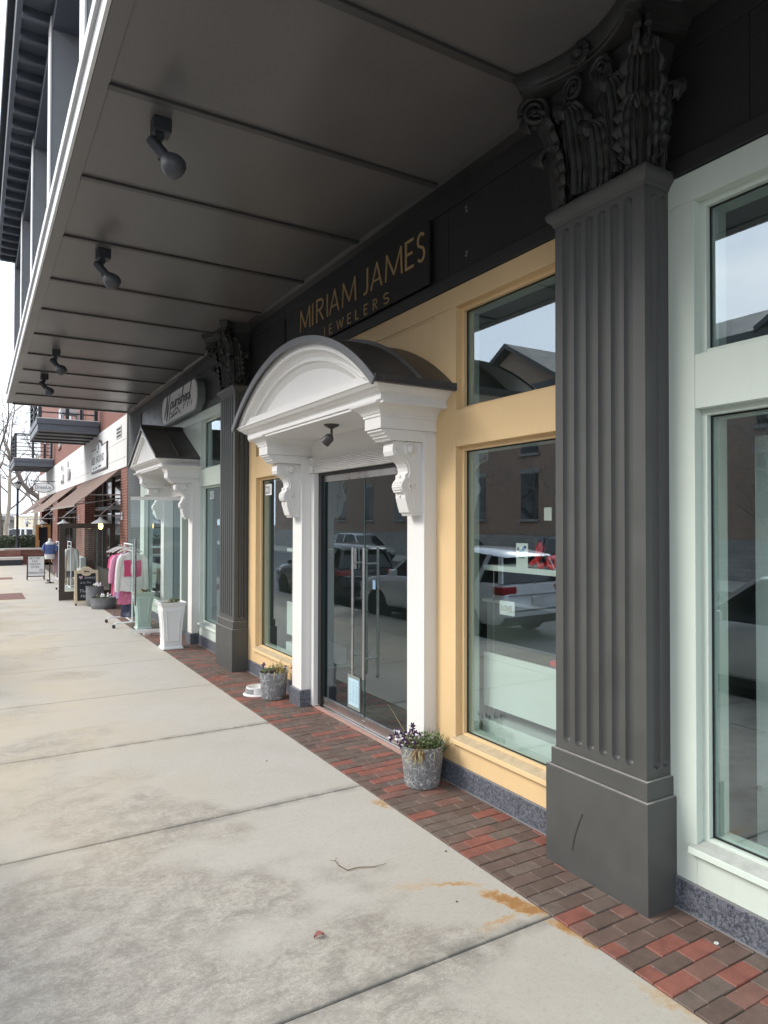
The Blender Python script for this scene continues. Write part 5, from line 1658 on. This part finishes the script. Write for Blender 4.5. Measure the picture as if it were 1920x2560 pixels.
for x in (2.17, 2.67):
    part('leg', MB().add([AB(x+i*.02, z, o) for i in (-1, 1) for o in (-.01, .02) for z in (0, .06)], [(0, 1, 3, 2), (4, 6, 7, 5), (0, 4, 5, 1), (2, 3, 7, 6), (0, 2, 6, 4), (1, 5, 7, 3)]), M_wood_d, cbd)
M_chalk = mat('chalk', (.55, .55, .55), .9, .3, 40)
ht = [(2.29+.045*(16*math.sin(t)**3)/16, .70+.05*(13*math.cos(t)-5*math.cos(2*t)-2*math.cos(3*t)-math.cos(4*t))/16) for t in [2*math.pi*i/24 for i in range(24)]]
m = MB()
m.add([AB(x, z, -.0065) for x, z in ht]+[AB(x, z, -.004) for x, z in ht], [tuple(range(24)), tuple(range(47, 23, -1))]+[(i, (i+1) % 24, (i+1) % 24+24, i+24) for i in range(24)])
part('heart', m, mat('pink_chalk', (.62, .42, .50), .9, .3, 30), cbd)
upv = (0, math.sin(th), math.cos(th))
for s, x, z, sz in (('lovery', 2.37, .665, .10), ('is in The', 2.27, .545, .075), ('at', 2.40, .455, .075), ('The Red', 2.235, .325, .115), ('Hound', 2.27, .20, .11)):
    q = AB(x, z, -.007)
    text('chalk_writing', s, sz, q, (1, 0, 0), upv, M_chalk, cbd, .001, shear=.25)
lb = thing('letter_board', 'white letter board sign with black frame listing a sale by the far shop', 'sandwich board', (1.88, 27.9, 0))
part('panel', MB().box(1.615, 2.14, 27.89, 27.91, .15, .855), M_paper, lb)
part('frame', MB().box(1.59, 1.614, 27.88, 27.92, .0, .88).box(2.141, 2.165, 27.88, 27.92, .0, .88).box(1.614, 2.141, 27.88, 27.92, .856, .88).box(1.614, 2.141, 27.88, 27.92, .12, .149), M_black, lb)
part('back_leg', MB().obox((1.60, 27.93, .86), (1.60, 28.25, 0), (.012, 0, 0), (0, .012, 0)), M_black, lb)
part('back_leg', MB().obox((2.15, 27.93, .86), (2.15, 28.25, 0), (.012, 0, 0), (0, .012, 0)), M_black, lb)
for i, (s, x) in enumerate((('SILO ON', 1.66), ('SALE', 1.74), ('TAKE AN', 1.66), ('EXTRA', 1.72), ('ALL', 1.98), ('MARKDOWNS', 1.63))):
    text('letters', s, .105, (x, 27.886, .755-i*.105), (1, 0, 0), (0, 0, 1), M_ink, lb, .001, sx=.82)
def tub(x, y, r, h, label, plabel, seed):
    t_ = thing('zinc_tub', label, 'planter', (x, y, 0), group='weathered round tubs')
    part('tub', MB().lathe([(r*.93, 0), (r*.95, .01), (r*.985, h*.3), (r*.99, h*.32), (r*.985, h*.34), (r, h*.8), (r*1.02, h*.96), (r*1.04, h), (r*.97, h), (r*.93, h*.85), (.01, h*.82)], (x, y, 0), 28), M_barrel, t_, smooth=True)
    part('soil', MB().lathe([(r*.94, h*.86), (.01, h*.88)], (x, y, 0), 20, cap=False), M_soil, t_)
    rd = random.Random(seed)
    q = thing('tub_flowers', plabel, 'plant', (x, y, h*.87))
    g, p_ = MB(), MB()
    for i in range(70):
        a, rr = rd.uniform(0, 6.28), r*.8*math.sqrt(rd.random())
        lobed_leaf(g, (x+rr*math.cos(a), y+rr*math.sin(a), h*.88+rd.uniform(0, .08)), (rd.uniform(-1, 1), rd.uniform(-1, 1), .8), (1, 0, 1), rd.uniform(.02, .035))
    for i in range(14):
        a, rr = rd.uniform(0, 6.28), r*.55*math.sqrt(rd.random())
        lobed_leaf(p_, (x+.06+rr*math.cos(a), y+rr*math.sin(a), h*.9+rd.uniform(.05, .12)), (-.5, -1, .6), (0, 0, 1), rd.uniform(.025, .04))
    part('foliage', g, M_leafg, q); part('white_petals', p_, M_whitep, q)
tub(2.69, 18.0, .29, .27, 'low wide weathered zinc tub in front of the chalkboard', 'white flowers and dark leaves in the low wide tub', 3)
tub(2.58, 18.62, .21, .50, 'taller weathered zinc tub right of the chalkboard', 'white flowers and dark leaves in the taller tub', 4)
# ================================================================ litter on the walk
single('dead_leaf', MB().grid(lambda u, v: (1.514+(u-.5)*.06, 3.187+(v-.5)*.035*math.sin(math.pi*min(.98, u+.02)), .006+.012*math.sin(math.pi*u)+.006*math.cos(v*6)), 8, 5), mat('pink_leaf', (.42, .17, .14), .7, .3, 40), 'curled pinkish leaf lying on the concrete slab', 'leaf', (1.514, 3.187, 0), smooth=True)
single('twig', MB().tube([(1.91, 3.86, .006), (1.93, 3.835, .008), (1.925, 3.78, .005), (1.942, 3.70, .006), (2.02, 3.69, .009), (2.1, 3.655, .006), (2.187, 3.64, .012)], [.001, .002, .003, .003, .003, .0025, .001], 5).tube([(1.93, 3.835, .008), (1.95, 3.86, .012)], .0015, 4), M_leafb, 'thin bent twig lying on the concrete slab', 'twig', (2.0, 3.72, 0))
for i, (x, y, s, l) in enumerate(((2.218, 5.752, .008, 'small dark pebble on the concrete before the glass doors'), (2.60, 3.60, .008, 'small brown crumb on the concrete near the paver edge'), (2.309, 3.093, .007, 'small dark chip on the concrete by the rust stain'))):
    single('pebble', MB().ball((x, y, s*.4), s, 7, (1, .8, .6)), mat('pebble_dark', (.07, .06, .05), .9, .3, 30), l, 'pebble', (x, y, 0), smooth=True)
single('washer', MB().lathe([(.011, 0), (.011, .003), (.006, .003), (.006, 0)], (3.20, 2.13, .002), 16, cap=False), M_paper, 'tiny white ring lying on the brick pavers by the granite base', 'washer', (3.2, 2.13, 0))
# ================================================================ shop interiors behind the glass
inn = struct('shop_interior', MB().box(3.46, 9., -3.4, 16.8, -.05, -.002), M_floor_in)
for nm, b in (('interior_ceiling', (3.46, 9., -3.4, 16.8, 3.93, 4.0)), ('interior_back_wall', (9., 9.1, -3.4, 16.8, -.05, 4.0)), ('party_wall', (3.46, 9., 2.74, 2.92, 0, 3.93)), ('party_wall', (3.46, 9., 9.68, 9.86, 0, 3.93)), ('party_wall', (3.46, 9., -3.5, -3.4, 0, 3.93)), ('party_wall', (3.46, 9., 16.8, 16.9, 0, 3.93))):
    part(nm, MB().box(*b), M_dull, inn)
def display(y0, y1, label, group):
    d = thing('display_stand', label, 'display stand', (3.62, (y0+y1)/2, 0), group=group)
    part('front_board', MB().box(3.60, 3.62, y0, y1, .61, 1.045), M_panel, d)
    part('plinth', MB().box(3.59, 4.1, y0, y1, .30, .505), M_panel, d)
    part('floor_board', MB().box(3.545, 4.2, y0-.05, y1+.05, .26, .299), M_panel, d)
    part('shelf', MB().box(3.60, 3.95, y0, y1, 1.715, 1.757), M_panel, d)
    for y_ in (y0+.03, y1-.08):
        part('shelf_rod', MB().tube([(3.64, y_, .506), (3.64, y_, 1.714)], .006, 6), M_steel, d)
display(3.15, 4.455, 'white boarded jewellery display in the window right of the arched entrance', 'jewellery window displays')
display(7.85, 8.62, 'white boarded jewellery display in the window left of the arched entrance', 'jewellery window displays')
lv = thing('red_script', 'red script letters reading love on the white display shelf', 'letters', (3.63, 3.6, 1.757))
def tubey(pts, r=.021):
    return MB().tube([(3.63, 3.92+(y-3.90)*1.35, 1.775+(z-1.775)*1.15) for y, z in pts], r, 8)
part('letter', tubey([(3.90, 1.785), (3.84, 1.83), (3.81, 1.90), (3.825, 1.925), (3.845, 1.90), (3.85, 1.82), (3.83, 1.775), (3.79, 1.79)]), M_red, lv, smooth=True)
part('letter', tubey([(3.72, 1.84), (3.76, 1.83), (3.765, 1.79), (3.73, 1.775), (3.70, 1.80), (3.705, 1.835), (3.72, 1.84), (3.66, 1.83)]), M_red, lv, smooth=True)
part('letter', tubey([(3.66, 1.84), (3.645, 1.775), (3.61, 1.79), (3.60, 1.84), (3.57, 1.83)]), M_red, lv, smooth=True)
part('letter', tubey([(3.56, 1.805), (3.52, 1.815), (3.525, 1.84), (3.55, 1.835), (3.555, 1.79), (3.53, 1.775), (3.49, 1.79)]), M_red, lv, smooth=True)
lc = thing('love_card', 'small white card printed LOVE hanging in the right display window', 'card', (3.6, 4.16, 1.43))
part('card', MB().box(3.597, 3.603, 4.075, 4.25, 1.375, 1.485), M_paper, lc)
text('print', 'LOVE', .062, (3.5955, 4.232, 1.408), WALL_RT, WALL_UP, mat('gold_ink', (.45, .38, .25), .6, .1, 5), lc, .001, sx=.85)
tk = thing('window_card', 'white card with dark and blue dots standing on the display shelf', 'card', (3.6, 4.0, 1.757))
part('card', MB().box(3.606, 3.612, 3.935, 4.065, 1.758, 1.945), M_paper, tk)
for y_, z_, c_ in ((4.04, 1.90, (.08, .01, .03)), (4.01, 1.885, (.25, .4, .5)), (3.985, 1.897, (.05, .13, .38)), (3.965, 1.915, (.04, .08, .35))):
    part('dot', MB().lathe([(.014, 0), (.014, .003)], (3.605, y_, z_), 14, (-1, 0, 0)), mat('dot_%d' % int(c_[2]*100), c_, .5, .05, 5), tk)
part('print_line', MB().box(3.604, 3.6058, 3.965, 4.04, 1.83, 1.84), M_grey, tk)
single('price_card', MB().box(3.605, 3.61, 3.35, 3.42, 1.30, 1.55), M_paper, 'tall white card at the right edge of the display window', 'card', (3.607, 3.38, 1.3))
single('wall_tag', MB().box(3.76, 3.765, 3.84, 3.92, 2.12, 2.22), M_paper, 'small white tag hanging high in the right display window', 'tag', (3.76, 3.88, 2.12))
rdp = thing('red_dish', 'red heart dish on the display board ledge', 'dish', (3.66, 3.72, 1.045))
part('dish', MB().ball((3.64, 3.66, 1.075), .06, 10, (.8, 1.2, .45)), M_red, rdp, smooth=True)
ct = thing('shop_counter', 'dark shop counter deep inside behind the glass doors', 'counter', (6.5, 6, 0))
part('counter_body', MB().box(6.2, 6.9, 4.6, 7.6, 0, 1.0), M_dull, ct); part('counter_top', MB().box(6.15, 6.95, 4.55, 7.65, 1.0, 1.04), M_panel, ct)
mi = thing('mint_display', 'pale stepped display blocks inside the near mint window', 'display stand', (3.9, 1.6, 0))
part('back_board', MB().box(3.84, 3.88, .40, 2.30, .262, 2.6), M_panel, mi)
part('block', MB().box(3.62, 3.839, 1.75, 2.05, .262, .80), M_panel, mi); part('block', MB().box(3.60, 3.839, 1.45, 1.745, .262, .58), M_panel, mi); part('block', MB().box(3.57, 3.839, .8, 1.44, .262, .44), M_panel, mi); part('floor_board', MB().box(3.545, 3.9, .4, 2.38, .22, .26), M_panel, mi)
# ================================================================ street side (seen mirrored in the glass)
def car(label, paint, x, y, s=1., rz=0):
    c = thing('parked_car', label, 'car', (x, y, -.14), rz, 'cars parked along the kerb')
    pm = carpaint('car_paint_%s' % len(bpy.data.materials), paint)
    W = .93
    prof = [(-2.28, .42), (-2.32, .62), (-2.27, .95), (-2.20, 1.05), (1.05, 1.02), (2.05, .88), (2.28, .70), (2.30, .42)]
    def sec(y0, ztop, w_, zb=.30):
        q = [(-w_*.93, zb), (-w_, zb+.12), (-w_, ztop-.28), (-w_*.97, ztop-.08), (-w_*.90, ztop), (w_*.90, ztop), (w_*.97, ztop-.08), (w_, ztop-.28), (w_, zb+.12), (w_*.93, zb)]
        return [(px, y0, pz) for px, pz in q]
    b = part('body', MB().rings([sec(-2.32, .82, W*.86, .45), sec(-2.26, 1.02, W*.95, .36), sec(-2.05, 1.06, W, .30), sec(-1., 1.05, W*1.01), sec(.3, 1.03, W*1.01), sec(1.05, 1.02, W), sec(1.75, .95, W*.99), sec(2.15, .84, W*.93, .34), sec(2.30, .70, W*.80, .42)]), pm, c, smooth=True, local=True, sharp=50)
    def cab(y0, z0, z1, w0, w1):
        return [(-w0, y0, z0), (-w1, y0, z1), (w1, y0, z1), (w0, y0, z0)]
    part('glasshouse', MB().rings([[(-.80, -2.18, 1.05), (-.62, -1.95, 1.50), (.62, -1.95, 1.50), (.80, -2.18, 1.05)], [(-.86, -1.5, 1.045), (-.68, -1.45, 1.60), (.68, -1.45, 1.60), (.86, -1.5, 1.045)], [(-.86, .1, 1.03), (-.68, .0, 1.62), (.68, .0, 1.62), (.86, .1, 1.03)], [(-.82, 1.15, 1.015), (-.64, .40, 1.55), (.64, .40, 1.55), (.82, 1.15, 1.015)]]), M_glassblk, c, local=True)
    part('roof', MB().rings([[(-.64, -2.12, 1.52), (.64, -2.12, 1.52), (.60, -2.1, 1.555), (-.60, -2.1, 1.555)], [(-.70, -1.4, 1.595), (.70, -1.4, 1.595), (.62, -1.4, 1.66), (-.62, -1.4, 1.66)], [(-.70, -.2, 1.605), (.70, -.2, 1.605), (.62, -.2, 1.67), (-.62, -.2, 1.67)], [(-.65, .42, 1.54), (.65, .42, 1.54), (.58, .40, 1.585), (-.58, .40, 1.585)]]), pm, c, smooth=True, local=True, sharp=60)
    for sx in (-1, 1):
        for (ya, za, yb, zb, xa, xb) in ((1.12, 1.02, .41, 1.56, .835, .66), (-.62, 1.04, -.60, 1.61, .875, .695), (-1.62, 1.045, -1.75, 1.57, .87, .67), (-2.16, 1.05, -2.0, 1.53, .80, .63)):
            part('window_pillar', MB().obox((sx*xa, ya, za), (sx*xb, yb, zb), (.02, 0, 0), (0, .045, 0)), pm, c, local=True)
        part('tail_light', MB().box(sx*.72-.19, sx*.72+.19, -2.305, -2.05, .86, 1.0), mat('tail_red', (.35, .015, .02), .2, .1, 4), c, bev=.02, local=True)
        part('headlight', MB().box(sx*.72-.14, sx*.72+.12, 2.05, 2.24, .68, .80), mat('headlight', (.6, .62, .65), .1, .1, 4), c, bev=.03, local=True)
        part('wing_mirror', MB().box(sx*.98-.09, sx*.98+.07, .72, .86, 1.02, 1.16), pm, c, bev=.03, local=True)
        part('sill_trim', MB().box(sx*.935-.02, sx*.935+.015, -1.0, 1.0, .26, .36), M_rubber, c, local=True)
        for yy in (-1.38, 1.42):
            wl_ = part('wheel', MB().lathe([(.20, -.11), (.33, -.11), (.355, -.08), (.36, 0), (.355, .08), (.33, .11), (.20, .11)], (sx*.84, yy, .36), 28, (1, 0, 0)), M_rubber, c, smooth=True, local=True)
            part('rim', MB().lathe([(.02, .0), (.10, -.005), (.20, -.012), (.235, .004), (.235, .012), (.19, .0)], (sx*.935, yy, .36), 24, (sx, 0, 0), cap=False), mat('alloy', (.20, .205, .21), .4, .25, 14, metal=.6), wl_, smooth=True, local=True)
    part('rear_bumper', MB().box(-.84, .84, -2.345, -2.15, .30, .46), M_rubber, c, bev=.04, local=True)
    part('rear_trim', MB().box(-.76, .76, -2.335, -2.30, .835, .85), M_steel, c, local=True)
    part('number_plate', MB().box(-.16, .16, -2.348, -2.325, .66, .79), M_plate, c, local=True)
    part('front_grille', MB().box(-.5, .5, 2.20, 2.31, .48, .70), M_black, c, bev=.02, local=True)
    c.scale = (s, s, s)
    return c
car('silver white SUV parked at the kerb, mirrored in the right display window', (.80, .83, .87), -2.2, 12.3, 1.04, R(-6))
car('black car parked ahead of the silver white SUV, mirrored in the doors', (.02, .021, .024), -2.1, 18.1, 1.)
car('pale car parked behind the silver SUV, mirrored in the near mint window', (.70, .72, .74), -2.05, 4.5, 1.)
car('grey car parked across the street, mirrored high in the glass doors', (.30, .31, .32), -11.6, 24.5, 1., R(180))
car('dark blue SUV across the street, mirrored in the right display window', (.03, .04, .07), -11.7, 16.8, 1.06, R(180))
car('silver car parked across the street farther along', (.45, .46, .47), -11.6, 33.5, 1., R(180))
car('white car behind the far hedge, only its roof showing', (.75, .76, .77), 3.1, 72, 1., R(75))
struct('far_sidewalk', MB().box(-17, -13, -60, 200, -.2, .0), mat('far_walk', (.40, .385, .35), .85, .1, 1))
ob = thing('street_building', 'brown brick building across the street, mirrored in the shop windows', 'building', (-17, 20, 0))
XB = -17.
part('stone_base', MB().box(XB-8, XB+.08, -14, 60, -.2, 1.5), M_ashlar, ob)
part('brick_wall', MB().box(XB-8, XB, -14, 60, 1.5, 8.6), M_brick2, ob)
part('roof', MB().ext([(XB+.6, 8.6), (XB+.6, 8.85), (XB-5, 11.2), (XB-9, 11.2), (XB-9, 8.6)], 'y', -14.6, 60.5), mat('slate_roof', (.05, .052, .056), .7, .2, 2), ob)
for yg in (10., 27., 44.):
    part('gable', MB().ext([(yg-3.4, 8.6), (yg+3.4, 8.6), (yg+3.4, 9.0), (yg, 10.9), (yg-3.4, 9.0)], 'x', XB-6, XB+.25), M_brick2, ob)
    for s in (-1, 1):
        part('gable_roof', MB().ext([(yg+s*3.9, 8.75), (yg+s*3.9, 8.95), (yg, 11.3), (yg, 11.05)], 'x', XB-6, XB+.7), mat('slate_roof', (.05, .052, .056)), ob)
for k in range(17):
    yw = -11+k*4.1
    for z0, z1 in ((2.3, 4.6), (5.6, 7.7)):
        wn = part('window', MB().box(XB-.1, XB+.02, yw-.62, yw+.62, z0, z1), M_glassblk, ob)
        part('lintel', MB().box(XB-.02, XB+.06, yw-.75, yw+.75, z1, z1+.22), M_stone, wn)
        part('sill', MB().box(XB-.02, XB+.10, yw-.72, yw+.72, z0-.12, z0), M_stone, wn)
bare_tree('street_tree', 'small bare tree across the street, mirrored in the display window', (-14.5, 21., 0), 8.5, .11, 31, (0, 0), 4)
bare_tree('street_tree', 'small bare tree across the street, mirrored in the glass doors', (-14.5, 29.5, 0), 8.5, .12, 33, (0, 0), 4)
bare_tree('street_tree', 'small bare tree across the street near the kerb end', (-14.4, 12., 0), 8, .11, 35, (0, 0), 4)
for o in bpy.data.objects:
    if '_org' in o:
        del o['_org']
